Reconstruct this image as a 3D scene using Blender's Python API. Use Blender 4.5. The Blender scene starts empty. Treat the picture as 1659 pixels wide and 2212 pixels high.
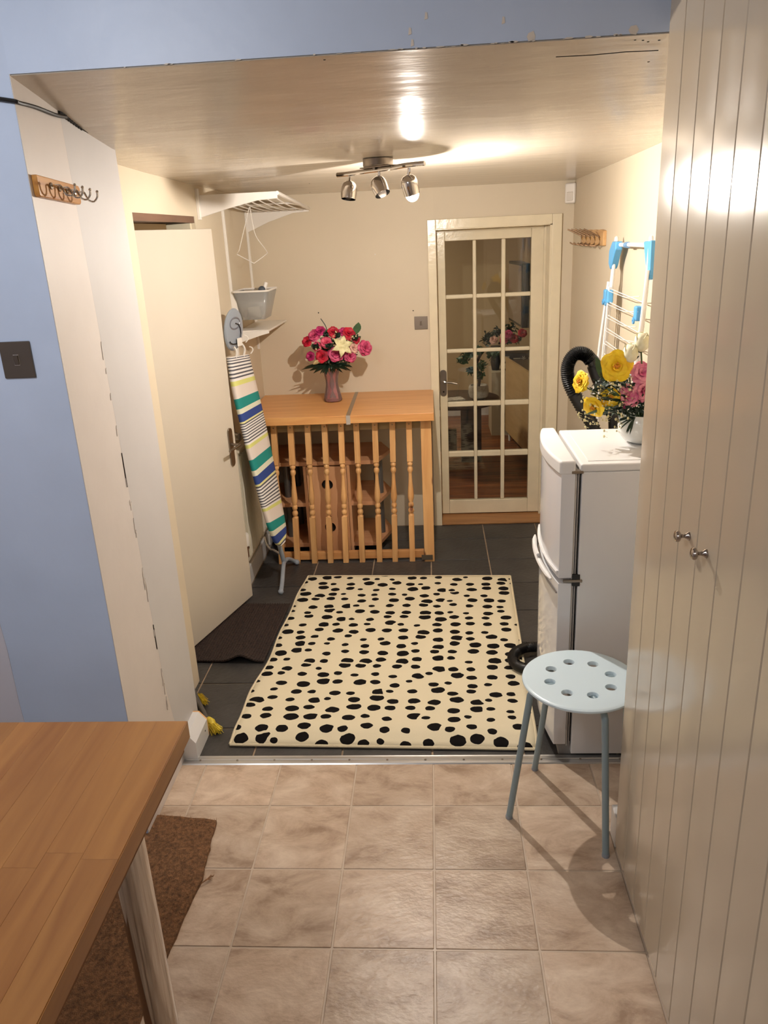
import bpy, bmesh, math, random
from mathutils import Vector, Matrix, Euler
from math import sin, cos, pi, radians as rad

# ------------------------------------------------------------------ camera, world, lights, exposure
S = bpy.context.scene
COL = S.collection
CAM_H = 1.98
yaw, pitch, roll = rad(-4.071), rad(-19.588), rad(-2.796)
fw = Vector((sin(yaw)*cos(pitch), cos(yaw)*cos(pitch), sin(pitch)))
r0 = Vector((cos(yaw), -sin(yaw), 0)); u0 = r0.cross(fw)
rt = cos(roll)*r0 + sin(roll)*u0; up = -sin(roll)*r0 + cos(roll)*u0
cd = bpy.data.cameras.new('camera'); cam = bpy.data.objects.new('camera', cd); COL.objects.link(cam)
cam.matrix_world = Matrix(((rt.x, up.x, -fw.x, 0), (rt.y, up.y, -fw.y, 0), (rt.z, up.z, -fw.z, CAM_H), (0, 0, 0, 1)))
cd.sensor_fit = 'VERTICAL'; cd.sensor_height = 36; cd.lens = 36*1685/2212; cd.clip_start = .02
S.camera = cam

def lin(c):
    return tuple((v/255/12.92 if v/255 <= .04045 else ((v/255+.055)/1.055)**2.4) for v in c)

W = bpy.data.worlds.new('world'); S.world = W; W.use_nodes = True
W.node_tree.nodes['Background'].inputs[0].default_value = (.8, .85, 1, 1)
W.node_tree.nodes['Background'].inputs[1].default_value = .02
S.view_settings.view_transform = 'Standard'; S.view_settings.look = 'None'
S.view_settings.gamma = 1; S.view_settings.exposure = 0.0; S.view_settings.use_curve_mapping = False

BULB = 27500.0         # emission strength of the small bright core of the lit spot bulb
BULB_COL = (1, .92, .835)
def area(name, loc, size, power, col, rot=(0, 0, 0)):
    l = bpy.data.lights.new(name, 'AREA'); l.shape = 'DISK'; l.size = size; l.energy = power; l.color = col
    o = bpy.data.objects.new(name, l); o.location = loc; o.rotation_euler = rot; COL.objects.link(o); return o
area('kitchen_ceiling_light', (-1.1, .72, 2.62), .35, 13, (.97, .98, 1), Vector((0, 1.42, -1.7)).to_track_quat('-Z', 'Y').to_euler())
area('kitchen_ceiling_light_rear', (-1.2, -1.0, 2.74), .5, 10, (.95, .96, 1))
area('living_room_light', (-.9, 7.2, 2.4), .4, 34, (1, .86, .68))

# ------------------------------------------------------------------ materials
def nodes(name):
    m = bpy.data.materials.new(name); m.use_nodes = True
    nt = m.node_tree; return m, nt, nt.nodes, nt.links, nt.nodes['Principled BSDF']
def plain(name, rgb, rough=.5, metal=0, spec=.5, noise=0, nscale=8, bump=0, bscale=60, coat=0, vary=0, stretch=(1,1,1), obj_var=0):
    m, nt, N, L, P = nodes(name)
    c = lin(rgb); P.inputs['Base Color'].default_value = (*c, 1)
    P.inputs['Roughness'].default_value = rough; P.inputs['Metallic'].default_value = metal
    P.inputs['Specular IOR Level'].default_value = spec; P.inputs['Coat Weight'].default_value = coat
    P.inputs['Coat Roughness'].default_value = .1
    tc = N.new('ShaderNodeTexCoord'); mp = N.new('ShaderNodeMapping'); mp.inputs['Scale'].default_value = stretch
    L.new(tc.outputs['Object'], mp.inputs[0])
    if noise or obj_var:
        n = N.new('ShaderNodeTexNoise'); n.inputs['Scale'].default_value = nscale; n.inputs['Detail'].default_value = 6
        L.new(mp.outputs[0], n.inputs[0])
        r = N.new('ShaderNodeMapRange'); r.inputs[1].default_value = .3; r.inputs[2].default_value = .7
        r.inputs[3].default_value = 1-noise; r.inputs[4].default_value = 1+noise
        L.new(n.outputs[0], r.inputs[0])
        last = r.outputs[0]
        if obj_var:
            oi = N.new('ShaderNodeObjectInfo'); r2 = N.new('ShaderNodeMapRange')
            r2.inputs[3].default_value = 1-obj_var; r2.inputs[4].default_value = 1+obj_var
            L.new(oi.outputs['Random'], r2.inputs[0]); mu = N.new('ShaderNodeMath'); mu.operation = 'MULTIPLY'
            L.new(last, mu.inputs[0]); L.new(r2.outputs[0], mu.inputs[1]); last = mu.outputs[0]
        h = N.new('ShaderNodeHueSaturation'); h.inputs['Color'].default_value = (*c, 1)
        L.new(last, h.inputs['Value']); L.new(h.outputs[0], P.inputs['Base Color'])
    if bump:
        n2 = N.new('ShaderNodeTexNoise'); n2.inputs['Scale'].default_value = bscale; n2.inputs['Detail'].default_value = 4
        L.new(mp.outputs[0], n2.inputs[0])
        b = N.new('ShaderNodeBump'); b.inputs['Strength'].default_value = bump; b.inputs['Distance'].default_value = .01
        L.new(n2.outputs[0], b.inputs['Height']); L.new(b.outputs[0], P.inputs['Normal'])
    return m
def wood(name, light, dark, axis='x', scale=1.0, rough=.45, var=.12, knots=False, coat=0):
    m, nt, N, L, P = nodes(name)
    tc = N.new('ShaderNodeTexCoord'); mp = N.new('ShaderNodeMapping')
    s = {'x': (1.2, 14, 14), 'y': (14, 1.2, 14), 'z': (14, 14, 1.2)}[axis]
    mp.inputs['Scale'].default_value = tuple(v*scale for v in s)
    oi = N.new('ShaderNodeObjectInfo'); cm = N.new('ShaderNodeCombineXYZ'); ml = N.new('ShaderNodeMath'); ml.operation = 'MULTIPLY'; ml.inputs[1].default_value = 31
    L.new(oi.outputs['Random'], ml.inputs[0])
    for i in range(3): L.new(ml.outputs[0], cm.inputs[i])
    L.new(tc.outputs['Object'], mp.inputs[0]); L.new(cm.outputs[0], mp.inputs[1])
    n = N.new('ShaderNodeTexNoise'); n.inputs['Scale'].default_value = 2.2; n.inputs['Detail'].default_value = 8; n.inputs['Distortion'].default_value = .6
    L.new(mp.outputs[0], n.inputs[0])
    cr = N.new('ShaderNodeValToRGB'); cr.color_ramp.elements[0].position = .3; cr.color_ramp.elements[1].position = .68
    cr.color_ramp.elements[0].color = (*lin(dark), 1); cr.color_ramp.elements[1].color = (*lin(light), 1)
    L.new(n.outputs[0], cr.inputs[0])
    h = N.new('ShaderNodeHueSaturation'); r2 = N.new('ShaderNodeMapRange'); r2.inputs[3].default_value = 1-var; r2.inputs[4].default_value = 1+var
    L.new(oi.outputs['Random'], r2.inputs[0]); L.new(r2.outputs[0], h.inputs['Value'])
    last = cr.outputs[0]
    if knots:
        v = N.new('ShaderNodeTexVoronoi'); v.inputs['Scale'].default_value = 1
        mp2 = N.new('ShaderNodeMapping'); mp2.inputs['Scale'].default_value = tuple({'x': (3.2, 9, 9), 'y': (9, 3.2, 9), 'z': (9, 9, 3.2)}[axis])
        L.new(tc.outputs['Object'], mp2.inputs[0]); L.new(cm.outputs[0], mp2.inputs[1]); L.new(mp2.outputs[0], v.inputs[0])
        k = N.new('ShaderNodeMapRange'); k.inputs[1].default_value = .06; k.inputs[2].default_value = .13; k.inputs[3].default_value = 1; k.inputs[4].default_value = 0
        L.new(v.outputs['Distance'], k.inputs[0])
        mx = N.new('ShaderNodeMix'); mx.data_type = 'RGBA'; L.new(k.outputs[0], mx.inputs[0]); L.new(last, mx.inputs[6])
        mx.inputs[7].default_value = (*lin((120, 66, 34)), 1); last = mx.outputs[2]
    L.new(last, h.inputs['Color']); L.new(h.outputs[0], P.inputs['Base Color'])
    P.inputs['Roughness'].default_value = rough; P.inputs['Coat Weight'].default_value = coat; P.inputs['Coat Roughness'].default_value = .2
    return m
def glassy(name, tint=(1, 1, 1), ior=1.5, rough=0.0, opac=0):
    m, nt, N, L, P = nodes(name); N.remove(P)
    out = N['Material Output']; t = N.new('ShaderNodeBsdfTransparent'); t.inputs[0].default_value = (*tint, 1)
    g = N.new('ShaderNodeBsdfGlossy'); g.inputs['Roughness'].default_value = rough
    f = N.new('ShaderNodeFresnel'); f.inputs[0].default_value = ior; mx = N.new('ShaderNodeMixShader')
    L.new(f.outputs[0], mx.inputs[0]); L.new(t.outputs[0], mx.inputs[1]); L.new(g.outputs[0], mx.inputs[2])
    last = mx.outputs[0]
    if opac:
        d = N.new('ShaderNodeBsdfDiffuse'); d.inputs[0].default_value = (*tint, 1); m2 = N.new('ShaderNodeMixShader'); m2.inputs[0].default_value = opac
        L.new(last, m2.inputs[1]); L.new(d.outputs[0], m2.inputs[2]); last = m2.outputs[0]
    L.new(last, out.inputs[0]); return m

cream = plain('cream_wall_paint', (210, 196, 172), .6, noise=.02, nscale=3, bump=.12, bscale=9)
ceil_m = plain('gloss_ceiling_paint', (204, 192, 176), .19, noise=.02, nscale=3, bump=.42, bscale=1, stretch=(2.6, 10, 1))
white_wall = plain('white_wall_paint', (214, 206, 200), .5, noise=.03, nscale=5, bump=.15, bscale=12)
grey_wall = plain('pale_grey_wall_paint', (200, 197, 196), .45, noise=.02, nscale=5, bump=.12, bscale=10)
blue = plain('sky_blue_wall_paint', (196, 212, 238), .42, noise=.04, nscale=4, bump=.35, bscale=7)
lav = plain('lavender_white_paint', (212, 212, 224), .5, bump=.15, bscale=10)
gloss_cream = plain('gloss_cream_woodwork', (228, 215, 186), .22, noise=.04, nscale=9, bump=.15, bscale=25)
door_m = plain('satin_cream_door', (206, 196, 180), .42, noise=.015, nscale=4)
skirt = plain('white_gloss_skirting', (222, 220, 218), .3)
cupb = plain('cream_cupboard_lacquer', (192, 178, 157), .17, noise=.01, nscale=3)
dark = plain('dark_recess', (24, 18, 14), .9)
slate = plain('dark_slate', (60, 58, 57), .38, noise=.22, nscale=6, bump=.3, bscale=40, obj_var=.12)
grout_d = plain('sandy_grout', (150, 130, 108), .9, noise=.3, nscale=10)
chrome = plain('chrome', (205, 200, 195), .09, 1)
nickel = plain('brushed_nickel', (150, 140, 130), .3, 1)
brass = plain('aged_metal', (110, 84, 60), .35, .8)
alu = plain('ribbed_aluminium', (200, 200, 200), .28, .9)
white_app = plain('white_appliance_enamel', (226, 225, 224), .25)
white_pl = plain('white_plastic', (228, 222, 214), .4)
grey_seal = plain('grey_door_seal', (150, 145, 140), .5)
black_pl = plain('black_plastic', (20, 19, 19), .4)
stool_m = plain('pale_blue_stool_plastic', (208, 226, 236), .28)
stool_leg = plain('grey_blue_lacquer', (142, 162, 170), .32)
sky_pl = plain('sky_blue_plastic', (92, 164, 214), .35)
grey_pl = plain('blue_grey_plastic', (150, 158, 168), .3)
steel_w = plain('white_coated_tube', (226, 224, 222), .3)
pine = wood('honey_pine', (226, 178, 120), (208, 152, 94), 'z', 1, .42, .1, True)
pine_x = wood('honey_pine_long', (222, 166, 104), (204, 142, 84), 'x', 1, .35, .08, False)
pine_g = wood('treated_pine', (172, 148, 104), (140, 116, 78), 'x', 1, .6, .06, True)
beech_v = wood('beech_veneer', (218, 168, 124), (206, 152, 108), 'z', .6, .42, .03)
beech_h = wood('beech_shelf', (206, 154, 112), (192, 138, 98), 'x', .6, .42, .03)
table_w = wood('oiled_beech_staves', (170, 118, 60), (146, 94, 44), 'y', .8, .36, .09)
oak_thr = wood('oak_threshold', (176, 128, 78), (146, 100, 60), 'x', 1, .5, .05)
plank_m = wood('pine_floor_boards', (150, 90, 50), (84, 46, 26), 'x', .7, .35, .18)
dark_tbl = wood('dark_walnut', (74, 56, 48), (48, 36, 32), 'x', 1, .35, .05)
birch = wood('pale_birch', (196, 164, 116), (180, 148, 100), 'y', .8, .4, .03)
hook_w = wood('varnished_hook_board', (200, 144, 74), (164, 104, 50), 'y', 1.6, .3, .05)
hook_w2 = wood('pale_peg_board', (206, 164, 112), (190, 144, 92), 'y', 1.6, .4, .05)

def vinyl():
    m, nt, N, L, P = nodes('stone_effect_vinyl')
    geo = N.new('ShaderNodeTexCoord'); oi = N.new('ShaderNodeObjectInfo')
    cm = N.new('ShaderNodeCombineXYZ'); ml = N.new('ShaderNodeMath'); ml.operation = 'MULTIPLY'; ml.inputs[1].default_value = 47
    L.new(oi.outputs['Random'], ml.inputs[0])
    for i in range(3): L.new(ml.outputs[0], cm.inputs[i])
    mp = N.new('ShaderNodeMapping'); L.new(geo.outputs['Object'], mp.inputs[0]); L.new(cm.outputs[0], mp.inputs[1])
    mp.inputs['Rotation'].default_value = (0, 0, .5); mp.inputs['Scale'].default_value = (1, 1.7, 1)
    n = N.new('ShaderNodeTexNoise'); n.inputs['Scale'].default_value = 5.5; n.inputs['Detail'].default_value = 12; n.inputs['Roughness'].default_value = .68; n.inputs['Distortion'].default_value = .5
    L.new(mp.outputs[0], n.inputs[0])
    cr = N.new('ShaderNodeValToRGB'); e = cr.color_ramp.elements
    e[0].position = .32; e[0].color = (*lin((158, 132, 110)), 1); e[1].position = .66; e[1].color = (*lin((218, 198, 176)), 1)
    k = e.new(.48); k.color = (*lin((195, 171, 148)), 1)
    L.new(n.outputs[0], cr.inputs[0])
    h = N.new('ShaderNodeHueSaturation'); r2 = N.new('ShaderNodeMapRange'); r2.inputs[3].default_value = .84; r2.inputs[4].default_value = 1.08
    L.new(oi.outputs['Random'], r2.inputs[0]); L.new(r2.outputs[0], h.inputs['Value']); L.new(cr.outputs[0], h.inputs['Color']); L.new(h.outputs[0], P.inputs['Base Color'])
    n3 = N.new('ShaderNodeTexNoise'); n3.inputs['Scale'].default_value = 45; n3.inputs['Detail'].default_value = 5; L.new(mp.outputs[0], n3.inputs[0])
    ad = N.new('ShaderNodeMath'); ad.operation = 'ADD'; L.new(n.outputs[0], ad.inputs[0]); L.new(n3.outputs[0], ad.inputs[1])
    b = N.new('ShaderNodeBump'); b.inputs['Strength'].default_value = .45; b.inputs['Distance'].default_value = .004
    L.new(ad.outputs[0], b.inputs['Height']); L.new(b.outputs[0], P.inputs['Normal'])
    P.inputs['Roughness'].default_value = .30; P.inputs['Specular IOR Level'].default_value = .45
    return m
vinyl_m = vinyl(); grout_l = plain('pale_vinyl_joint', (198, 180, 160), .4)

def rug_mat():
    m, nt, N, L, P = nodes('cream_rug_with_black_spots')
    tc = N.new('ShaderNodeTexCoord'); sx = N.new('ShaderNodeMapping'); sx.inputs['Scale'].default_value = (1, 1, 1)
    L.new(tc.outputs['UV'], sx.inputs[0])
    ns = N.new('ShaderNodeTexNoise'); ns.inputs['Scale'].default_value = 26; ns.inputs['Detail'].default_value = 2; L.new(sx.outputs[0], ns.inputs[0])
    sub = N.new('ShaderNodeVectorMath'); sub.operation = 'SUBTRACT'; sub.inputs[1].default_value = (.5, .5, .5); L.new(ns.outputs[1], sub.inputs[0])
    sc = N.new('ShaderNodeVectorMath'); sc.operation = 'SCALE'; sc.inputs['Scale'].default_value = .014; L.new(sub.outputs[0], sc.inputs[0])
    ad = N.new('ShaderNodeVectorMath'); L.new(sx.outputs[0], ad.inputs[0]); L.new(sc.outputs[0], ad.inputs[1])
    v = N.new('ShaderNodeTexVoronoi'); v.voronoi_dimensions = '2D'; v.inputs['Scale'].default_value = 12.2; v.inputs['Randomness'].default_value = .55
    mp = N.new('ShaderNodeMapping'); mp.inputs['Scale'].default_value = (.92, 1.12, 1); L.new(ad.outputs[0], mp.inputs[0]); L.new(mp.outputs[0], v.inputs[0])
    sep = N.new('ShaderNodeSeparateColor'); L.new(v.outputs['Color'], sep.inputs[0])
    r = N.new('ShaderNodeMapRange'); r.inputs[3].default_value = .18; r.inputs[4].default_value = .38; L.new(sep.outputs[0], r.inputs[0])
    lt = N.new('ShaderNodeMath'); lt.operation = 'LESS_THAN'; L.new(v.outputs['Distance'], lt.inputs[0]); L.new(r.outputs[0], lt.inputs[1])
    ve = N.new('ShaderNodeTexVoronoi'); ve.voronoi_dimensions = '2D'; ve.feature = 'DISTANCE_TO_EDGE'
    ve.inputs['Scale'].default_value = 12.2; ve.inputs['Randomness'].default_value = .55; L.new(mp.outputs[0], ve.inputs[0])
    gt = N.new('ShaderNodeMath'); gt.operation = 'GREATER_THAN'; gt.inputs[1].default_value = .085; L.new(ve.outputs['Distance'], gt.inputs[0])
    both = N.new('ShaderNodeMath'); both.operation = 'MULTIPLY'; L.new(lt.outputs[0], both.inputs[0]); L.new(gt.outputs[0], both.inputs[1])
    mx = N.new('ShaderNodeMix'); mx.data_type = 'RGBA'; L.new(both.outputs[0], mx.inputs[0])
    mx.inputs[6].default_value = (*lin((226, 214, 184)), 1); mx.inputs[7].default_value = (*lin((24, 21, 20)), 1)
    L.new(mx.outputs[2], P.inputs['Base Color']); P.inputs['Roughness'].default_value = .95; P.inputs['Specular IOR Level'].default_value = .1
    n2 = N.new('ShaderNodeTexNoise'); n2.inputs['Scale'].default_value = 500; L.new(sx.outputs[0], n2.inputs[0])
    b = N.new('ShaderNodeBump'); b.inputs['Strength'].default_value = .5; b.inputs['Distance'].default_value = .003; L.new(n2.outputs[0], b.inputs['Height']); L.new(b.outputs[0], P.inputs['Normal'])
    return m
rug_m = rug_mat(); rug_edge = plain('cream_rug_binding', (222, 208, 176), .9, bump=.3, bscale=200)
ribbed = plain('dark_brown_ribbed_mat', (48, 34, 28), .8, noise=.5, nscale=60, bump=.6, bscale=120)
coir = plain('brown_coir', (122, 86, 56), .95, noise=.55, nscale=90, bump=.5, bscale=300)
coir_dk = plain('brown_coir_bristle', (140, 98, 64), .9, obj_var=.1, noise=.3, nscale=50)

def stripe_mat():
    m, nt, N, L, P = nodes('striped_ironing_cover')
    tc = N.new('ShaderNodeTexCoord'); sp = N.new('ShaderNodeSeparateXYZ'); L.new(tc.outputs['UV'], sp.inputs[0])
    fr = N.new('ShaderNodeMath'); fr.operation = 'FRACT'; L.new(sp.outputs[1], fr.inputs[0])
    cr = N.new('ShaderNodeValToRGB'); cr.color_ramp.interpolation = 'CONSTANT'; e = cr.color_ramp.elements
    W_, G_, Y_, Cc, T_, B_ = (236, 232, 228), (84, 84, 92), (216, 216, 128), (226, 214, 204), (22, 138, 132), (44, 70, 140)
    st = []
    k = 8
    for i in range(k):
        st.append((.36*i/k, G_)); st.append((.36*(i+.45)/k, W_))
    st += [(.365, Y_), (.425, Cc), (.60, T_), (.755, (222, 222, 200)), (.835, B_), (.965, (226, 222, 160))]
    e[0].position = 0; e[0].color = (*lin(st[0][1]), 1); e[1].position = st[1][0]; e[1].color = (*lin(st[1][1]), 1)
    for p_, c_ in st[2:]:
        x = e.new(p_); x.color = (*lin(c_), 1)
    L.new(fr.outputs[0], cr.inputs[0]); L.new(cr.outputs[0], P.inputs['Base Color']); P.inputs['Roughness'].default_value = .7
    return m
stripe_m = stripe_mat()

# ------------------------------------------------------------------ mesh building
class B:
    def __init__(s): s.v = []; s.f = []; s.uv = None
    def add(s, vs, fs):
        k = len(s.v); s.v += [tuple(v) for v in vs]; s.f += [tuple(i+k for i in f) for f in fs]; return s
    def box(s, x0, x1, y0, y1, z0, z1):
        return s.add([(x0,y0,z0),(x1,y0,z0),(x1,y1,z0),(x0,y1,z0),(x0,y0,z1),(x1,y0,z1),(x1,y1,z1),(x0,y1,z1)],
                     [(0,3,2,1),(4,5,6,7),(0,1,5,4),(1,2,6,5),(2,3,7,6),(3,0,4,7)])
    def obox(s, c, size, rot):
        R = rot if isinstance(rot, Matrix) else Euler(rot).to_matrix(); c = Vector(c); hx, hy, hz = [q/2 for q in size]
        vs = [c + R @ Vector((a*hx, b*hy, d*hz)) for d in (-1, 1) for (a, b) in ((-1,-1),(1,-1),(1,1),(-1,1))]
        return s.add(vs, [(0,3,2,1),(4,5,6,7),(0,1,5,4),(1,2,6,5),(2,3,7,6),(3,0,4,7)])
    def lathe(s, prof, origin=(0,0,0), axis=(0,0,1), n=20, sx=1, sy=1):
        o = Vector(origin); a = Vector(axis).normalized(); q = a.to_track_quat('Z', 'Y').to_matrix()
        vs = []; fs = []; m = len(prof)
        for r, h in prof:
            for i in range(n):
                t = 2*pi*i/n; vs.append(o + q @ Vector((r*cos(t)*sx, r*sin(t)*sy, h)))
        for j in range(m-1):
            for i in range(n):
                i2 = (i+1) % n; fs.append((j*n+i, j*n+i2, (j+1)*n+i2, (j+1)*n+i))
        if prof[0][0] > 1e-6: fs.append(tuple(range(n))[::-1])
        if prof[-1][0] > 1e-6: fs.append(tuple((m-1)*n+i for i in range(n)))
        return s.add(vs, fs)
    def tube(s, pts, r, n=8, caps=True):
        pts = [Vector(p) for p in pts]; m = len(pts)
        rr = [r[min(len(r)-1, round(i*(len(r)-1)/max(1, m-1)))] for i in range(m)] if isinstance(r, (list, tuple)) else [r]*m
        vs = []; fs = []; pn = None
        for j, p in enumerate(pts):
            d = (pts[min(j+1, m-1)] - pts[max(j-1, 0)]).normalized()
            if pn is None:
                pn = d.orthogonal().normalized()
            else:
                pn = (pn - d*pn.dot(d))
                pn = pn.normalized() if pn.length > 1e-6 else d.orthogonal().normalized()
            b = d.cross(pn)
            for i in range(n):
                t = 2*pi*i/n; vs.append(p + rr[j]*(cos(t)*pn + sin(t)*b))
        for j in range(m-1):
            for i in range(n):
                i2 = (i+1) % n; fs.append((j*n+i, j*n+i2, (j+1)*n+i2, (j+1)*n+i))
        if caps: fs.append(tuple(range(n))[::-1]); fs.append(tuple((m-1)*n+i for i in range(n)))
        return s.add(vs, fs)
    def prism(s, poly, z0, z1, axis='z'):
        n = len(poly)
        def P3(a, b, h): return {'z': (a, b, h), 'x': (h, a, b), 'y': (a, h, b)}[axis]
        vs = [P3(a, b, z0) for a, b in poly] + [P3(a, b, z1) for a, b in poly]
        fs = [tuple(range(n))[::-1], tuple(range(n, 2*n))] + [(i, (i+1) % n, n+(i+1) % n, n+i) for i in range(n)]
        return s.add(vs, fs)
    def sphere(s, c, r, nu=12, nv=8, sq=(1,1,1)):
        pr = [(max(r*sin(pi*j/nv), 0 if j in (0, nv) else 0), -r*cos(pi*j/nv)) for j in range(nv+1)]
        vs = []; fs = []
        c = Vector(c)
        for j in range(nv+1):
            for i in range(nu):
                t = 2*pi*i/nu; vs.append(c + Vector((pr[j][0]*cos(t)*sq[0], pr[j][0]*sin(t)*sq[1], pr[j][1]*sq[2])))
        for j in range(nv):
            for i in range(nu):
                i2 = (i+1) % nu; fs.append((j*nu+i, j*nu+i2, (j+1)*nu+i2, (j+1)*nu+i))
        return s.add(vs, fs)
    def make(s, name, mat, parent=None, smooth=False, bevel=0, seg=2, solid=0, subsurf=0, label=None, uvs=None, autos=35):
        me = bpy.data.meshes.new(name)
        xs = [v[0] for v in s.v]; ys = [v[1] for v in s.v]; zs = [v[2] for v in s.v]
        c = Vector(((min(xs)+max(xs))/2, (min(ys)+max(ys))/2, min(zs) if not parent else (min(zs)+max(zs))/2))
        me.from_pydata([tuple(Vector(v)-c) for v in s.v], [], s.f); me.materials.append(mat)
        if uvs:
            ul = me.uv_layers.new(name='UVMap')
            for li, lp in enumerate(me.loops): ul.data[li].uv = uvs[lp.vertex_index]
        bm = bmesh.new(); bm.from_mesh(me)
        bmesh.ops.remove_doubles(bm, verts=bm.verts, dist=1e-6)
        bmesh.ops.recalc_face_normals(bm, faces=bm.faces); bm.to_mesh(me); bm.free()
        o = bpy.data.objects.new(name, me); COL.objects.link(o)
        put(o, c, parent)
        if smooth:
            for p in me.polygons: p.use_smooth = True
            me.set_sharp_from_angle(angle=rad(autos))
        if bevel:
            b = o.modifiers.new('bevel', 'BEVEL'); b.width = bevel; b.segments = seg; b.limit_method = 'ANGLE'; b.angle_limit = rad(40)
            for p in me.polygons: p.use_smooth = True
            b.harden_normals = True
        if solid:
            d = o.modifiers.new('solid', 'SOLIDIFY'); d.thickness = solid; d.offset = 0
        if subsurf:
            d = o.modifiers.new('sub', 'SUBSURF'); d.levels = subsurf; d.render_levels = subsurf
            for p in me.polygons: p.use_smooth = True
        if label: o['label'] = label
        return o
WL = {}
def put(o, c, parent):
    WL[o.name] = Vector(c)
    if parent is not None:
        o.parent = parent; o.location = Vector(c) - WL[parent.name]
    else: o.location = c
def box(*a): return B().box(*a)
def tag(o, label, cat, group=None):
    o['label'] = label; o['category'] = cat
    if group: o['group'] = group
    return o
def thing(name, loc, label, cat, group=None):
    o = bpy.data.objects.new(name, None); o.empty_display_size = .1; COL.objects.link(o); put(o, Vector(loc), None)
    return tag(o, label, cat, group)
def struct(o, label=None, cat=None):
    o['kind'] = 'structure'
    if label: o['label'] = label
    if cat: o['category'] = cat
    return o
def share(src, name, parent, c):
    o = bpy.data.objects.new(name, src.data); COL.objects.link(o); put(o, Vector(c), parent)
    for md in src.modifiers:
        n = o.modifiers.new(md.name, md.type)
        if md.type == 'BEVEL': n.width = md.width; n.segments = md.segments; n.limit_method = 'ANGLE'; n.angle_limit = md.angle_limit; n.harden_normals = True
    return o
def smoothpath(pts, k=6):
    P = [Vector(p) for p in pts]; out = []
    for i in range(len(P)-1):
        a = P[max(i-1, 0)]; b = P[i]; c = P[i+1]; d = P[min(i+2, len(P)-1)]
        for j in range(k):
            t = j/k; out.append(.5*((2*b)+(c-a)*t+(2*a-5*b+4*c-d)*t*t+(3*b-a-3*c+d)*t**3))
    out.append(P[-1]); return out

# ------------------------------------------------------------------ room shell
YS = 2.60     # line of the metal strip
fl = struct(box(-2.3, 1.3, -1.6, YS-.02, -.06, -.0025).make('floor', grout_l), 'kitchen floor of beige stone-effect vinyl squares', 'floor')
TX, TY, T = -.036, 2.333, .3045
src_t = None
for j in range(-9, 1):
    for i in range(-5, 5):
        x0, y0 = TX+i*T, TY+j*T; x1, y1 = x0+T, y0+T
        x0 = max(x0, -1.7); x1 = min(x1, 1.25); y1 = min(y1, YS-.022)
        if x1-x0 < .03 or y1 < .3: continue
        g = .0026
        full = abs(x1-x0-T) < 1e-4 and abs(y1-y0-T) < 1e-4
        if full and src_t: share(src_t, 'floor_tile', fl, ((x0+x1)/2, (y0+y1)/2, -.003)); continue
        o = box(x0+g, x1-g, y0+g, y1-g if full or j < 0 else y1, -.006, 0).make('floor_tile', vinyl_m, fl, bevel=.003)
        if full: src_t = o
fl2 = struct(box(-1.6, 1.0, YS-.02, 5.30, -.06, -.004).make('floor', grout_d), 'utility passage floor of dark slate tiles', 'floor')
src_s = None; SP = .366
xs0 = -.04-SP*4
for j in range(0, 8):
    for i in range(0, 8):
        x0 = xs0+i*SP; y0 = 2.46+j*.3575; x1 = x0+SP; y1 = y0+.3575
        cx0, cx1, cy0, cy1 = max(x0, -1.5), min(x1, .9), max(y0, YS+.01), min(y1, 5.24)
        if cx1-cx0 < .04 or cy1-cy0 < .02: continue
        g = .004; full = abs(cx1-cx0-SP)+abs(cy1-cy0-.3575) < 1e-4
        if full and src_s: share(src_s, 'slate_tile', fl2, ((x0+x1)/2, (y0+y1)/2, -.0035)); continue
        o = box(cx0+g, cx1-g, cy0+g, cy1-g, -.008, .001).make('slate_tile', slate, fl2, bevel=.002)
        if full: src_s = o
# aluminium strip
tr = struct(B().prism([(YS-.03, .0), (YS-.026, .004), (YS-.014, .005), (YS-.012, .0035), (YS-.002, .0035), (YS, .005), (YS+.014, .005), (YS+.016, .0035), (YS+.022, .0045), (YS+.026, .0)], -1.06, .70, 'x').make('trim_1', alu), 'ribbed aluminium strip between vinyl and slate floors', 'trim')
for i in range(12):
    x = -.98+i*.152
    B().lathe([(.0045, 0), (.0045, .001), (.003, .0018)], (x, YS-.006, .0046), n=8).make('screw', nickel, tr)

CZ = 2.80
# kitchen walls out of view
struct(box(-2.3, 1.3, -1.7, -1.6, 0, CZ).make('wall_rear', white_wall), 'kitchen wall behind the viewpoint', 'wall')
struct(box(-2.4, -2.3, -1.7, 2.14, 0, CZ).make('wall_kitchen_left', lav), 'kitchen side wall beyond the table', 'wall')
struct(box(1.3, 1.4, -1.7, 2.14, 0, CZ).make('wall_kitchen_right', white_wall), 'kitchen wall behind the cream cupboard', 'wall')
struct(box(-2.4, 1.4, -1.7, 2.14, CZ, CZ+.08).make('ceiling', plain('kitchen_ceiling', (225, 222, 216), .6)), 'flat white kitchen ceiling', 'ceiling')
# blue dividing wall with opening
FY = 2.175
CX0 = -1.048
wf = struct(box(-2.4, CX0-.002, FY, 2.72, 0, CZ).make('wall_front', blue), 'sky-blue wall left of the opening', 'wall')
# beam above
BZ = 2.400
struct(box(CX0-.002, 1.4, FY, FY+.11, BZ+.004, CZ).make('wall_front_top', blue), 'sky-blue painted beam face above the opening', 'wall')
struct(box(.92, 1.4, FY, FY+.11, 0, BZ+.004).make('wall_front_right', blue), 'blue wall strip behind the cupboard', 'wall')
# lavender unpainted patch with a wavy edge
pp = [(-2.3, 0), (-1.392, 0), (-1.40, .3), (-1.41, .55), (-1.408, .76), (-1.414, .90), (-1.43, .96), (-1.48, 1.0), (-1.6, 1.03), (-2.3, 1.02)]
B().prism(pp, FY-.003, FY+.001, 'y').make('paint_patch', lav, wf, label='lavender-white paint patch with wavy edge')
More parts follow.
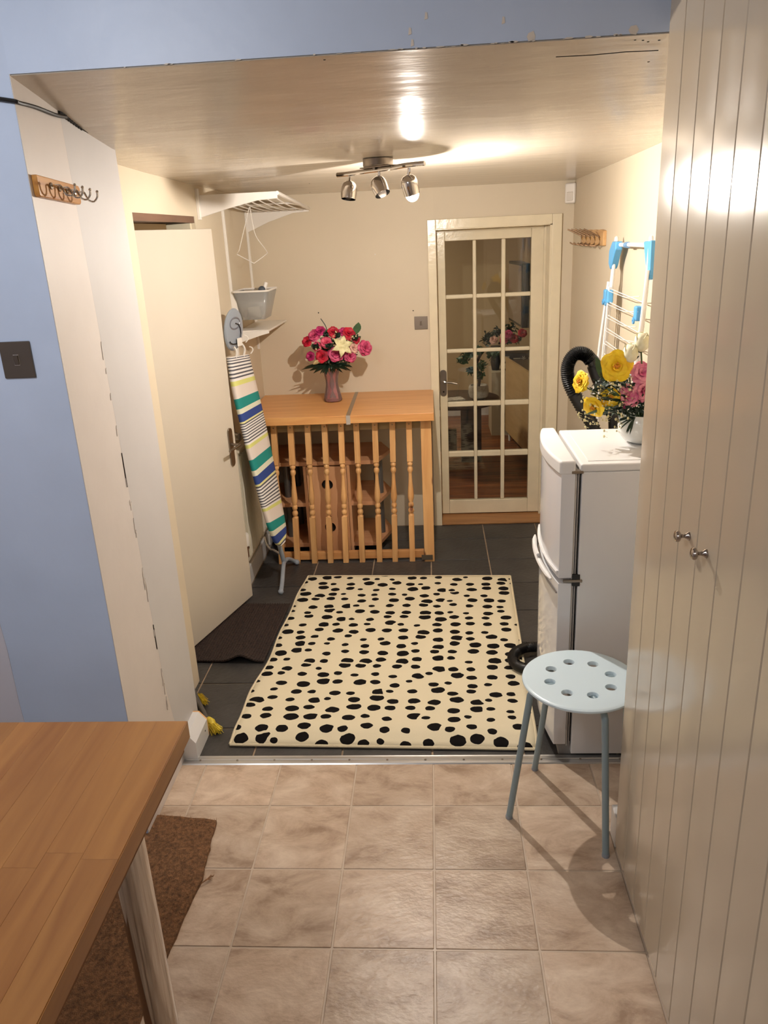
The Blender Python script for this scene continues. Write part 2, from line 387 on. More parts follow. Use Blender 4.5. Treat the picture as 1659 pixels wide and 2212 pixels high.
# chips on the beam edge
random.seed(4)
ch = B()
for k in range(34):
    x = random.choice([random.uniform(-.1, .55), random.uniform(.1, .5), random.uniform(-.9, .55)])
    w = random.uniform(.003, .014); h = random.uniform(.001, .005); z = BZ+.0015
    if k in (3, 9): w, h = .016, .022
    n = 6; poly = [(x+w*cos(2*pi*i/n)*random.uniform(.6, 1), z+h/2+h*.6*sin(2*pi*i/n)*random.uniform(.6, 1)) for i in range(n)]
    ch.prism(poly, FY-.0012, FY+.001, 'y')
for x, z in ((-.035, 2.44), (.005, 2.47), (.19, 2.45), (-.03, 2.415)):
    ch.prism([(x-.004, z-.008), (x+.004, z-.006), (x+.003, z+.007), (x-.002, z+.008)], FY-.0012, FY+.001, 'y')
o = ch.make('paint_chips', plain('chipped_plaster', (222, 214, 204), .8)); o['kind'] = 'stuff'; tag(o, 'pale chips along the lower edge of the blue beam', 'chips')

# left reveal (white then pale grey), corner
RY = 2.83
wr = struct(box(CX0-.0018, CX0, FY+.0004, 2.565, 0, 2.42).make('wall_reveal', white_wall), 'white-painted side of the opening with peeling edge', 'wall')
gp = [(2.565, 0), (RY, 0), (RY, 2.35), (2.435, 2.35), (2.45, 2.0), (2.465, 1.6), (2.485, 1.2), (2.50, .8), (2.525, .4), (2.565, .2)]
struct(box(-1.155, CX0, 2.565, RY, 0, 2.33).make('wall_reveal_grey', grey_wall), 'pale grey end of the reveal beside the open door', 'wall')
B().prism(gp, CX0-.0006, CX0+.0002, 'x').make('paint_patch', grey_wall, wr, label='pale grey paint layer')
# peeling paint seam
pe = B(); random.seed(8)
for k in range(26):
    z = random.uniform(.3, 1.75); y = 2.445+(1.9-z)*.045+random.uniform(-.006, .006); w = random.uniform(.002, .006); h = random.uniform(.008, .03)
    pe.prism([(y-w, z-h), (y+w*.4, z-h*.5), (y+w, z+h), (y-w*.3, z+h*.6)], CX0+.0002, CX0+.0022, 'x')
o = pe.make('peeling_paint', white_wall); o['kind'] = 'stuff'; tag(o, 'peeling paint flakes along the white and grey seam', 'paint')
for z, h in ((1.27, .06), (.62, .05)):
    y = 2.445+(1.9-z)*.045
    B().prism([(y, z-h), (y+.004, z-h), (y+.003, z+h), (y+.0005, z+h)], CX0+.0004, CX0+.0024, 'x').make('crack', dark, wr)

# left wall with door opening
LX = -1.155
DY0, DY1, DZ = 3.20, 4.06, 2.075
struct(box(LX-.14, LX, RY-.001, DY0, 0, 2.33).make('wall_left_near', cream), 'cream left wall piece hidden by the open door', 'wall')
wl = struct(box(LX-.14, LX, DY1, 5.40, 0, 2.30).make('wall_left', cream), 'cream left wall carrying the radiator and shelf rails', 'wall')
struct(box(LX-.14, LX, DY0, DY1, DZ+.03, 2.31).make('wall_left_top', cream), 'cream wall above the left doorway', 'wall')
fr = struct(box(LX-.14, LX-.004, DY0, DY1, DZ, DZ+.03).make('trim_2', plain('aged_brown_wood', (112, 84, 66), .6, noise=.2, nscale=14, stretch=(1, .2, 1))), 'bare brown wooden head of the left door frame', 'trim')
B().box(LX-.14, LX-.02, DY1-.025, DY1, 0, DZ).make('jamb', gloss_cream, fr)
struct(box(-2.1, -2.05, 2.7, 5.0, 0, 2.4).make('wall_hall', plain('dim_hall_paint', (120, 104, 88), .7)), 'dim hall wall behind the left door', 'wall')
# back wall
BY = 5.25
fx0, fx1, fz = .028, .775, 2.0   # opening
bx_l, bx_r = -.014, .827
struct(box(LX-.14, fx0, BY, BY+.22, 0, 2.30).make('wall_back', cream), 'cream back wall behind the pine console', 'wall')
struct(box(fx1, 1.05, BY, BY+.22, 0, 2.30).make('wall_back_right', cream), 'cream strip of back wall right of the glazed door', 'wall')
struct(box(fx0, fx1, BY, BY+.22, fz, 2.30).make('wall_back_top', cream), 'cream wall above the glazed door', 'wall')
struct(box(.90, 1.05, FY+.11, BY+.1, 0, 2.30).make('wall_right', cream), 'cream right wall behind fridge and clothes airer', 'wall')
# ceiling profile
prof = [(FY+.001, BZ), (2.32, 2.374), (2.46, 2.347), (2.62, 2.315), (2.80, 2.290), (3.05, 2.272), (3.4, 2.262), (4.2, 2.250), (5.47, 2.236)]
n = len(prof)
struct(B().prism(prof + [(5.47, 2.45), (FY+.06, 2.45)], LX-.2, 1.05, 'x').make('ceiling', ceil_m, smooth=True, autos=20), 'glossy cream ceiling sloping down from the beam', 'ceiling')
# crack line and specks on ceiling
ck = B().tube([(.328, 2.25, 2.3788), (.42, 2.253, 2.3784), (.50, 2.245, 2.3793), (.58, 2.25, 2.3788)], .0011, 5)
for p in ((.51, 2.20), (.53, 2.205), (.545, 2.215), (.58, 2.34), (.57, 2.21), (-.25, 2.2), (-.05, 2.9), (-.62, 4.4), (-.72, 5.1)):
    zz = [a[1]+(b[1]-a[1])*(p[1]-a[0])/(b[0]-a[0]) for a, b in zip(prof, prof[1:]) if a[0] <= p[1] <= b[0]][0]
    ck.sphere((p[0], p[1], zz), .0028, 6, 4, (1.3, .8, .5))
o = ck.make('ceiling_crack', dark); o['kind'] = 'stuff'; tag(o, 'thin dark board joint and specks on the front ceiling', 'crack')

# skirting boards
bs = struct(B().prism([(CX0, 0), (-.992, 0), (-.992, .080), (-1.022, .118), (CX0, .118)], 0, 1, 'y').make('baseboard_reveal', skirt), 'white chamfered skirting at foot of the reveal', 'baseboard')
me = bs.data
for v in me.vertices: v.co.y = -.082 if v.co.y < 0 else .082
bs.location.y = 2.685
B().prism([(CX0, 0), (-.992, 0), (-.992, .080), (-1.022, .118), (CX0, .118)], 2.767, 2.775, 'y').make('cut_end', pine, None)
ce = bpy.data.objects['cut_end']; WL[bs.name] = bs.location.copy(); put(ce, WL['cut_end'], bs); ce['label'] = 'bare sawn end of the skirting'
B().lathe([(.004, 0), (.004, .001)], (-.9925, 2.73, .05), (1, 0, 0), 8).make('screw_hole', dark, bs)
struct(box(LX, LX+.018, DY1+.03, 5.25, 0, .12).make('baseboard_left', skirt, bevel=.006), 'white skirting under the radiator', 'baseboard')
struct(box(.57, .60, 2.128, 2.2, 0, .12).make('baseboard_right', skirt, bevel=.004), 'short white skirting end behind the cupboard corner', 'baseboard')
struct(box(bx_r+.005, .90, BY-.015, BY, 0, .1).make('baseboard_back', skirt), 'white skirting between glazed door and fridge', 'baseboard')

# ------------------------------------------------------------------ glazed door and frame
tf = struct(box(bx_l, fx0+.012, BY-.022, BY, 0, 2.052).make('trim_3', gloss_cream, bevel=.004), 'glossy cream architrave round the glazed door', 'trim')
box(fx1-.008, bx_r, BY-.022, BY, 0, 2.052).make('architrave_right', gloss_cream, tf, bevel=.004)
box(fx0+.012, fx1-.008, BY-.022, BY, fz-.008, 2.052).make('architrave_top', gloss_cream, tf, bevel=.004)
box(fx0, fx0+.012, BY-.02, BY+.24, 0, fz).make('jamb', gloss_cream, tf)
box(fx1-.022, fx1, BY-.02, BY+.24, 0, fz).make('jamb', gloss_cream, tf)
box(fx0, fx1, BY-.02, BY+.24, fz-.012, fz).make('frame_head', gloss_cream, tf)
box(fx1-.034, fx1-.022, BY+.15, BY+.18, 0, fz-.012).make('door_stop', gloss_cream, tf)
box(fx0+.012, fx1-.03, BY+.15, BY+.18, fz-.026, fz-.012).make('door_stop', gloss_cream, tf)
struct(box(fx0-.01, fx1+.01, BY-.012, BY+.26, 0, .012).make('trim_4', oak_thr, bevel=.003), 'worn oak threshold under the glazed door', 'trim')
DX0, DX1, DYf = .045, .748, 5.43
d1 = bpy.data.objects.new('door_1', None); COL.objects.link(d1); put(d1, Vector((DX0, DYf, .018)), None)
struct(d1, 'cream fifteen-pane glazed door in the back wall', 'door')
cols = [(.099, .281), (.304, .470), (.497, .664)]
rows = [(1.917, 1.575), (1.548, 1.214), (1.188, .848), (.812, .488), (.446, .120)]
Y0, Y1 = DYf, DYf+.038
def rail(nm, x0, x1, z0, z1, bv=.004): return box(x0, x1, Y0, Y1, z0, z1).make(nm, gloss_cream, d1, bevel=bv)
rail('stile', DX0, cols[0][0], .018, 1.976); rail('stile', cols[2][1], DX1, .018, 1.976)
rail('top_rail', cols[0][0], cols[2][1], rows[0][0], 1.976); rail('bottom_rail', cols[0][0], cols[2][1], .018, rows[4][1])
for a, b in ((cols[0][1], cols[1][0]), (cols[1][1], cols[2][0])):
    box(a, b, Y0+.004, Y1, rows[4][1], rows[0][0]).make('glazing_bar', gloss_cream, d1, bevel=.008, seg=3)
for k in range(4):
    for c in cols:
        box(c[0]-.001, c[1]+.001, Y0+.004, Y1, rows[k+1][0], rows[k][1]).make('glazing_bar', gloss_cream, d1, bevel=.008, seg=3)
clear = glassy('clear_pane_glass', (.93, .95, .93))
for c in cols:
    for rw in rows:
        box(c[0]-.002, c[1]+.002, Y0+.017, Y0+.021, rw[1]-.002, rw[0]+.002).make('glass_pane', clear, d1)
hp = B().lathe([(.020, 0), (.020, .006), (.017, .009)], (.072, DYf, .985), (0, -1, 0), 20, sx=1.0, sy=1).v
def backplate(x, z, y):
    b = B(); pts = []
    for k in range(9): t = pi*k/8; pts.append((x+.023*cos(t), z+.07+.023*sin(t)))
    for k in range(9): t = pi+pi*k/8; pts.append((x+.023*cos(t), z-.07+.023*sin(t)))
    return b.prism(pts, y-.007, y, 'y')
backplate(.072, .985, DYf).make('handle_plate', nickel, d1, bevel=.002, label='brushed metal back plate')
B().tube(smoothpath([(.072, DYf-.004, 1.0), (.072, DYf-.045, 1.0), (.082, DYf-.052, 1.0), (.125, DYf-.05, .995), (.165, DYf-.048, .985)]), .0065, 8).make('lever_handle', chrome, d1, smooth=True)
B().lathe([(.006, 0), (.006, .01)], (.072, DYf-.002, .925), (0, -1, 0), 8).make('keyhole', dark, d1)
for z in (.16, 1.8): box(DX1-.002, DX1+.012, DYf-.004, DYf+.004, z-.04, z+.04).make('hinge', nickel, d1)

# ------------------------------------------------------------------ room beyond the glass
box_wall = plain('beyond_wall_paint', (196, 172, 134), .7)
RYB = 8.75
struct(box(-2.4, 2.2, RYB, RYB+.1, 0, 2.5).make('wall_far', box_wall), 'tan far wall of the room beyond the glazed door', 'wall')
struct(box(1.32, 1.42, 5.47, RYB, 0, 2.5).make('wall_far_right', box_wall), 'tan side wall of the room beyond the door', 'wall')
struct(box(-2.5, -2.4, 5.47, RYB, 0, 2.5).make('wall_far_left', box_wall), 'left wall of the room beyond', 'wall')
struct(box(-2.5, 1.42, 5.48, RYB, 2.45, 2.55).make('ceiling', box_wall), 'ceiling of the room beyond the glazed door', 'ceiling')
struct(box(-2.4, 1.32, RYB-.018, RYB, 0, .17).make('baseboard_far', skirt), 'white skirting in the room beyond', 'baseboard')
f3 = struct(box(-2.4, 1.4, 5.48, RYB, -.05, -.004).make('floor', dark), 'dark pine board floor beyond the glazed door', 'floor')
src = None
for k in range(21):
    y0 = 5.62+k*.15
    o = box(-2.3, 1.31, y0+.002, y0+.148, -.01, .001).make('floor_board', plank_m, f3, bevel=.002)
struct(box(-.3, 1.2, 5.50, 5.61, -.01, .006).make('trim_5', plain('grey_carpet_strip', (128, 112, 92), .9, bump=.4, bscale=200)), 'grey strip on the far side of the door', 'trim')
# dark round table
tb = thing('dining_table', (.30, 6.80, 0), 'dark round table seen through the glass panes', 'table')
B().lathe([(.36, .565), (.375, .575), (.375, .595), (.36, .60)], (.20, 6.80, 0), n=40).make('tabletop', dark_tbl, tb, smooth=True)
box(.24, .42, 6.84, 6.98, .0, .565).make('pedestal', dark_tbl, tb, bevel=.004)
box(.02, .20, 6.86, 6.90, .10, .30).make('stretcher', dark_tbl, tb)
# bonsai in a pot
pt = thing('bonsai_plant', (.39, 6.72, .60), 'small green leafy plant in a pale bowl pot on the dark table', 'plant')
B().lathe([(.05, .742), (.078, .76), (.088, .80), (.085, .84), (.078, .862), (.07, .862), (.07, .85)], (.39, 6.72, -.14), n=24).make('pot', plain('speckled_stone_pot', (178, 168, 154), .6, noise=.2, nscale=90), pt, smooth=True)
B().tube(smoothpath([(.39+a*1.08, 6.72, .60+(z-.74)*1.08) for a, z in ((0, .84), (.01, .93), (-.02, 1.0), (.01, 1.08), (.04, 1.12))]), [.012]*25, 6).make('trunk', plain('dark_bark', (60, 44, 34), .9), pt, smooth=True)
leafm = plain('mid_green_leaf', (62, 92, 58), .5, noise=.3, nscale=20)
leafd = plain('dark_green_leaf', (34, 54, 40), .45, noise=.3, nscale=20)
random.seed(3)
def leafball(b, c, r, n, lw=.018):
    for _ in range(n):
        d = Vector((random.gauss(0, 1), random.gauss(0, 1), random.gauss(0, .8))).normalized()*r*random.uniform(.3, 1)
        p = Vector(c)+d; R = Euler((random.uniform(-1, 1), random.uniform(-1, 1), random.uniform(0, 6.3))).to_matrix()
        w = lw*random.uniform(.7, 1.2)
        vs = [p+R@Vector(q) for q in ((-w*1.3, 0, 0), (-w*.4, w*.6, w*.2), (w*.6, w*.45, w*.2), (w*1.4, 0, -w*.1), (w*.6, -w*.45, w*.2), (-w*.4, -w*.6, w*.2))]
        b.add(vs, [(0, 1, 5), (1, 2, 4, 5), (2, 3, 4)])
lb = B()
for c, r in (((.36, 6.28, 1.12), .05), ((.47, 6.28, 1.09), .055), ((.24, 6.28, 1.06), .055), ((.29, 6.28, 1.10), .04), ((.38, 6.27, 1.0), .06), ((.36, 6.27, .93), .05), ((.30, 6.28, .97), .035)): leafball(lb, (.39+(c[0]-.36)*1.08, 6.72, .60+(c[2]-.74)*1.08), r, 70)
o = lb.make('foliage', leafm, pt); o['kind'] = 'stuff'
tag(B().obox((.17, 6.70, .607), (.18, .13, .012), (0, 0, .3)).make('folded_papers', plain('newsprint', (176, 166, 152), .8, noise=.4, nscale=40)), 'folded papers beside the plant pot on the dark table', 'papers')
# cabinet with television
cb = thing('side_cabinet', (.98, 7.35, 0), 'pale birch low cabinet beyond the glass with open tray top', 'cabinet')
def quad_prism(b, pts, z0, z1): return b.prism(pts, z0, z1)
cq = [(.70, 7.55), (.83, 6.55), (1.30, 6.55), (1.30, 7.75), (.9, 7.75)]
quad_prism(B(), [(.70, 7.6), (.715, 7.6), (.855, 6.45), (.84, 6.45)], .10, .80).make('front_panel', birch, cb)
quad_prism(B(), [(.855, 6.45), (1.30, 6.45), (1.30, 6.47), (.855, 6.47)], .10, .80).make('side_panel', birch, cb)
quad_prism(B(), [(.715, 7.6), (.855, 6.47), (1.30, 6.47), (1.30, 7.75), (.715, 7.75)], .74, .765).make('top_tray', plain('dark_tray', (70, 58, 48), .4), cb)
quad_prism(B(), [(.69, 7.62), (.715, 7.62), (.87, 6.44), (.845, 6.44)], .80, .815).make('top_edge', birch, cb)
for x, y in ((.74, 7.56), (.88, 6.52)): B().lathe([(.011, 0), (.014, .11)], (x, y, 0), n=10).make('leg', white_pl, cb, smooth=True)
bxo = thing('storage_box', (.86, 7.95, .641), 'black box printed with pale flowers, behind the birch cabinet', 'box')
shelf2 = box(.58, 1.31, 7.78, 8.2, .0, .64).make('shelf_unit', plain('dim_white_unit', (190, 176, 150), .5)); tag(shelf2, 'dim pale unit behind the birch cabinet', 'unit')
box(.70, 1.1, 7.85, 8.1, .641, .81).make('body', plain('black_card', (40, 34, 34), .5), bxo, bevel=.005)
wh = B()
for z in (.69, .76):
    for x in (.90, .97, 1.04):
        for k in range(6):
            a = k*pi/3; wh.obox((x+.014*cos(a), 7.849, z+.014*sin(a)), (.02, .003, .006), (0, -a, 0))
    wh.box(.80, .87, 7.847, 7.85, z-.004, z+.004)
    wh.box(.71, .76, 7.847, 7.85, z-.025, z+.025)
o = wh.make('printed_flowers', plain('cream_print', (200, 190, 168), .6), bxo); o['kind'] = 'stuff'
bf = thing('flower_vase', (.62, 7.90, .64), 'vase of pink and peach flowers beside the box beyond the door', 'vase')
B().lathe([(.035, .641), (.05, .72), (.04, .82), (.05, .88)], (.63, 7.93, 0), n=16).make('vase', black_pl, bf, smooth=True)
WLv = WL[bf.name]
tv = thing('television', (.95, 7.6, 1.1), 'slim black television angled on the wall beyond the glazed door', 'television')
R_ = Matrix.Rotation(rad(-62), 3, 'Z')
B().prism([(.722, 7.58), (.765, 6.92), (.770, 6.92), (.727, 7.58)], 1.19, 1.675).make('screen', plain('grey_screen', (120, 104, 92), .15), tv)
B().prism([(.726, 7.60), (.772, 6.90), (.835, 6.90), (.83, 7.60)], 1.165, 1.695).make('casing', black_pl, tv, bevel=.004)
B().obox((.96, 7.25, 1.43), (.26, .06, .12), (0, 0, 0)).make('wall_bracket', black_pl, tv)
B().obox((1.20, 7.25, 1.43), (.24, .04, .06), (0, 0, 0)).make('wall_bracket', black_pl, tv)

# ------------------------------------------------------------------ open slab door
hx, hy, ex, ey = -1.290, 3.385, -1.083, 4.085
a_d = math.atan2(ey-hy, ex-hx); Ld = math.hypot(ex-hx, ey-hy)
Rd = Matrix.Rotation(a_d, 3, 'Z')
nd = Vector((sin(a_d), -cos(a_d), 0))   # room-side normal
d2 = bpy.data.objects.new('door_2', None); COL.objects.link(d2); put(d2, Vector((hx, hy, 0)), None)
struct(d2, 'plain cream slab door standing ajar on the left', 'door')
cdoor = Vector(((hx+ex)/2, (hy+ey)/2, 1.035)) - nd*.018
B().obox(cdoor, (Ld, .036, 2.02), Rd).make('door_leaf', door_m, d2, bevel=.003)
dirv = Vector((cos(a_d), sin(a_d), 0))
def dp(s, n, z): return Vector((hx, hy, 0)) + dirv*s + nd*n + Vector((0, 0, z))
b = B(); pts = []
for k in range(9): t = pi*k/8; pts.append((.021*cos(t), .085+.021*sin(t)))
for k in range(9): t = pi+pi*k/8; pts.append((.021*cos(t), -.085+.021*sin(t)))
Lh = Ld-.055
vs = [dp(Lh+a, .001, .935+z) for a, z in pts]+[dp(Lh+a, .008, .935+z) for a, z in pts]; nn = len(pts)
b.add(vs, [tuple(range(nn))[::-1], tuple(range(nn, 2*nn))]+[(i, (i+1) % nn, nn+(i+1) % nn, nn+i) for i in range(nn)])
b.make('handle_plate', nickel, d2, bevel=.0015)
B().tube(smoothpath([dp(Lh, .004, .95), dp(Lh, .05, .95), dp(Lh-.008, .057, .95), dp(Lh-.05, .056, .945), dp(Lh-.10, .054, .94)]), .0075, 8).make('lever_handle', nickel, d2, smooth=True)
for z in (.25, 1.8): B().tube([dp(.0, .004, z-.04), dp(.0, .004, z+.04)], .006, 8).make('hinge', nickel, d2)

# ------------------------------------------------------------------ dining table with staves
TZ = .95; tx1, ty1 = -.583, 1.495
tt = thing('kitchen_table', (-1.1, 1.0, 0), 'orange-brown laminated beech worktop table on a chrome leg', 'table')
random.seed(11)
sw = .07; k = 0; x = tx1
while x > -1.9:
    w = sw*random.uniform(.9, 1.1); y = ty1; first = True
    while y > -.35:
        l = random.uniform(.35, .65)
        if k == 0 and first: l = .42
        box(x-w, x, max(y-l, -.35), y, TZ-.042, TZ).make('stave', table_w, tt, bevel=.0006, seg=1)
        y -= l; first = False
    x -= w; k += 1
box(-1.9, tx1+.0015, ty1, ty1+.0015, TZ-.045, TZ-.002).make('end_edge', table_w, tt)
box(tx1, tx1+.0015, -.35, ty1, TZ-.045, TZ-.002).make('side_edge', table_w, tt)
box(-1.88, tx1-.012, -.33, ty1-.012, TZ-.075, TZ-.042).make('under_frame', plain('under_board', (120, 74, 36), .6), tt)
B().lathe([(.05, .875), (.05, .86), (.036, .858), (.036, .012), (.041, .01), (.041, 0)], (-.655, 1.255, 0), n=32).make('leg', chrome, tt, smooth=True)
B().lathe([(.05, .875), (.05, .86), (.036, .858), (.036, .012), (.041, .01), (.041, 0)], (-1.75, 1.255, 0), n=32).make('leg', chrome, tt, smooth=True)
# coir doormat
cm_ = thing('coir_doormat', (-1.0, 1.7, 0), 'frayed brown coir doormat on the vinyl floor under the table', 'doormat')
random.seed(5)
P4 = [(-1.28, 2.30), (-.822, 2.243), (-.80, 1.97), (-.83, 1.60), (-.84, 1.0), (-1.33, 1.0)]
edge = []
for (a, b_) in zip(P4, P4[1:]+P4[:1]):
    for t in range(10):
        f = t/10; edge.append((a[0]+(b_[0]-a[0])*f+random.uniform(-.003, .003), a[1]+(b_[1]-a[1])*f+random.uniform(-.003, .003)))
B().prism(edge, .001, .014).make('backing', coir, cm_)
bb = B()
def inside(x, y):
    c = False
    for (x1, y1), (x2, y2) in zip(edge, edge[1:]+edge[:1]):
        if (y1 > y) != (y2 > y) and x < (x2-x1)*(y-y1)/(y2-y1)+x1: c = not c
    return c
cnt = 0
while cnt < 30000:
    x = random.uniform(-1.33, -.79); y = random.uniform(1.0, 2.31)
    if not inside(x, y): continue
    a = random.uniform(0, 6.28); l = random.uniform(.003, .009); h = random.uniform(.003, .009); w = .0008
    bb.add([(x-w*sin(a), y+w*cos(a), .012), (x+w*sin(a), y-w*cos(a), .012), (x+l*cos(a), y+l*sin(a), .013+h)], [(0, 1, 2)]); cnt += 1
o = bb.make('bristles', coir_dk, cm_); o['kind'] = 'stuff'
fr_ = B()
for k in range(14):
    a = random.uniform(-.3, .6); fr_.tube([(-.797, 1.955, .008), (-.785+.006*k*.1, 1.965+.004*random.random(), .014), (-.775+random.uniform(0, .012), 1.98+random.uniform(-.01, .012), .01)], .0008, 4)
fr_.make('frayed_tuft', coir_dk, cm_)

# ------------------------------------------------------------------ dark ribbed mat
rm = thing('ribbed_doormat', (-1.05, 3.65, 0), 'dark brown ribbed doormat with rippled front edge beside the spotted rug', 'doormat')
mc = [(-1.29, 3.37), (-.876, 3.352), (-.852, 3.99), (-1.27, 4.005)]
b = B(); nu, nv = 60, 24
for j in range(nv+1):
    for i in range(nu+1):
        u, v = i/nu, j/nv
        x = (mc[0][0]*(1-u)+mc[1][0]*u)*(1-v)+(mc[3][0]*(1-u)+mc[2][0]*u)*v
        y = (mc[0][1]*(1-u)+mc[1][1]*u)*(1-v)+(mc[3][1]*(1-u)+mc[2][1]*u)*v
        hump = .034*math.exp(-((x+.99)/.055)**2)*max(0, 1-v*4)**1.5
        b.v.append((x, y, .008+.0035*abs(sin(i*pi/2))+hump))
for j in range(nv):
    for i in range(nu): a = j*(nu+1)+i; b.f.append((a, a+1, a+nu+2, a+nu+1))
o = b.make('mat_surface', ribbed, rm, solid=.006)
rb = B()
for k in range(31):
    u = k/30; 
    p = []
    for j in range(0, 13):
        v = j/12; x = (mc[0][0]*(1-u)+mc[1][0]*u)*(1-v)+(mc[3][0]*(1-u)+mc[2][0]*u)*v; y = (mc[0][1]*(1-u)+mc[1][1]*u)*(1-v)+(mc[3][1]*(1-u)+mc[2][1]*u)*v
        hump = .034*math.exp(-((x+.99)/.055)**2)*max(0, 1-v*4)**1.5
        p.append((x, y, .013+hump))
    rb.tube(p, .0045, 6)
rb.make('ribs', ribbed, rm)

# ------------------------------------------------------------------ spotted rug
rg = thing('spotted_rug', (-.22, 3.5, 0), 'cream rug with irregular black spots lying on the slate floor', 'rug')
rc = [(-.884, 2.690), (.379, 2.650), (.433, 4.318), (-.807, 4.374)]
b = B(); uv = []; nu, nv = 40, 60; RW, RL = 1.25, 1.67
for j in range(nv+1):
    for i in range(nu+1):
        u, v = i/nu, j/nv; d = v*RL
        x = (rc[0][0]*(1-u)+rc[1][0]*u)*(1-v)+(rc[3][0]*(1-u)+rc[2][0]*u)*v
        y = (rc[0][1]*(1-u)+rc[1][1]*u)*(1-v)+(rc[3][1]*(1-u)+rc[2][1]*u)*v
        h = .010 + .030*(1-math.exp(-(d/.05)**2))*math.exp(-(d/.35)**2)
        x += .004*sin(v*14+1)*(1 if u < .02 else 0)
        if u < .03: x += .006*math.sin(v*20)
        b.v.append((x, y, h)); uv.append((u*RW, v*RL))
for j in range(nv):
    for i in range(nu): a = j*(nu+1)+i; b.f.append((a, a+1, a+nu+2, a+nu+1))
pile = b.make('pile', rug_m, rg, uvs=uv, smooth=True, solid=.008)
def edgept(u, v):
    i = round(v*nv)*(nu+1)+round(u*nu); return b.v[i]
loop = [edgept(i/nu, 0) for i in range(nu+1)]+[edgept(1, j/nv) for j in range(nv+1)]+[edgept(1-i/nu, 1) for i in range(nu+1)]+[edgept(0, 1-j/nv) for j in range(nv+1)]
B().tube(loop, .0065, 6, caps=False).make('bound_edge', rug_edge, rg, smooth=True, label='overlocked cream edge')

# ------------------------------------------------------------------ stool
st = thing('round_stool', (.444, 2.315, 0), 'pale blue round stool with eight holes in its seat', 'stool')
SC = Vector((.468, 2.305, .55)); SR = .193
bm = bmesh.new(); N_ = 64
def ring(r, z, n=N_): return [bm.verts.new((SC.x+r*cos(2*pi*i/n), SC.y+r*sin(2*pi*i/n), SC.z+z)) for i in range(n)]
holes = []
import bpy as _b
def ring2(cx, cy, r, z, n=16): return [bm.verts.new((cx+r*cos(2*pi*i/n), cy+r*sin(2*pi*i/n), SC.z+z)) for i in range(n)]
# top face with holes through triangle_fill
top_o = ring(SR-.012, 0); hc = []
for k in range(8):
    a = 2*pi*k/8+.2; cx, cy = SC.x+.106*cos(a), SC.y+.106*sin(a); hc.append((cx, cy))
edges = [bm.edges.new((top_o[i], top_o[(i+1) % N_])) for i in range(N_)]
hrings = []
for cx, cy in hc:
    rg_ = ring2(cx, cy, .0192, 0); hrings.append(rg_); edges += [bm.edges.new((rg_[i], rg_[(i+1) % 16])) for i in range(16)]
bmesh.ops.triangle_fill(bm, use_beauty=True, use_dissolve=False, edges=edges, normal=(0, 0, 1))
prof_ = [(SR-.006, -.001), (SR-.001, -.004), (SR, -.009), (SR-.003, -.013), (SR-.010, -.014)]
prev = top_o
for r, z in prof_:
    cur = ring(r, z)
    for i in range(N_): bm.faces.new((prev[i], cur[i], cur[(i+1) % N_], prev[(i+1) % N_]))
    prev = cur
bot_o = prev; e2 = [e for e in (bm.edges.get((bot_o[i], bot_o[(i+1) % N_])) for i in range(N_))]
for (cx, cy), hr in zip(hc, hrings):
    a1 = ring2(cx, cy, .0172, -.004); a2 = ring2(cx, cy, .0172, -.014)
    for i in range(16):
        j = (i+1) % 16
        bm.faces.new((hr[i], hr[j], a1[j], a1[i])); bm.faces.new((a1[i], a1[j], a2[j], a2[i]))
    e2 += [bm.edges.get((a2[i], a2[(i+1) % 16])) for i in range(16)]
bmesh.ops.triangle_fill(bm, use_beauty=True, use_dissolve=False, edges=e2, normal=(0, 0, -1))
kill = [f for f in bm.faces if abs(f.normal.z) > .9 and any((f.calc_center_median().xy-Vector(h)).length < .0165 for h in hc)]
bmesh.ops.delete(bm, geom=kill, context='FACES_ONLY')
bmesh.ops.recalc_face_normals(bm, faces=bm.faces)
me = bpy.data.meshes.new('seat'); 
for v in bm.verts: v.co -= SC
bm.to_mesh(me); bm.free(); me.materials.append(stool_m)
for p in me.polygons: p.use_smooth = True
me.set_sharp_from_angle(angle=rad(30))
o = bpy.data.objects.new('seat', me); COL.objects.link(o); put(o, SC, st)
feet = [(.232, 2.273), (.356, 2.538), (.533, 2.092), (.657, 2.357)]
for fx_, fy_ in feet:
    d = Vector((fx_-SC.x, fy_-SC.y, 0)); L_ = d.length; dn = d/L_
    topz = .528
    p = [SC+dn*.03+Vector((0, 0, topz-.55)), SC+dn*(.12)+Vector((0, 0, topz-.55)), SC+dn*(.150)+Vector((0, 0, topz-.556)), SC+dn*(.168)+Vector((0, 0, topz-.575)), SC+dn*(.174)+Vector((0, 0, topz-.61))]
    foot = Vector((fx_, fy_, .004))
    path = p+[p[-1].lerp(foot, .5), foot]
    B().tube(smoothpath(path, 4), .0115, 12).make('leg', stool_leg, st, smooth=True)
    B().lathe([(.013, 0), (.013, .006), (.012, .012)], (fx_, fy_, 0), n=12).make('foot_cap', grey_pl, st)
for a in (0, pi/2): pass

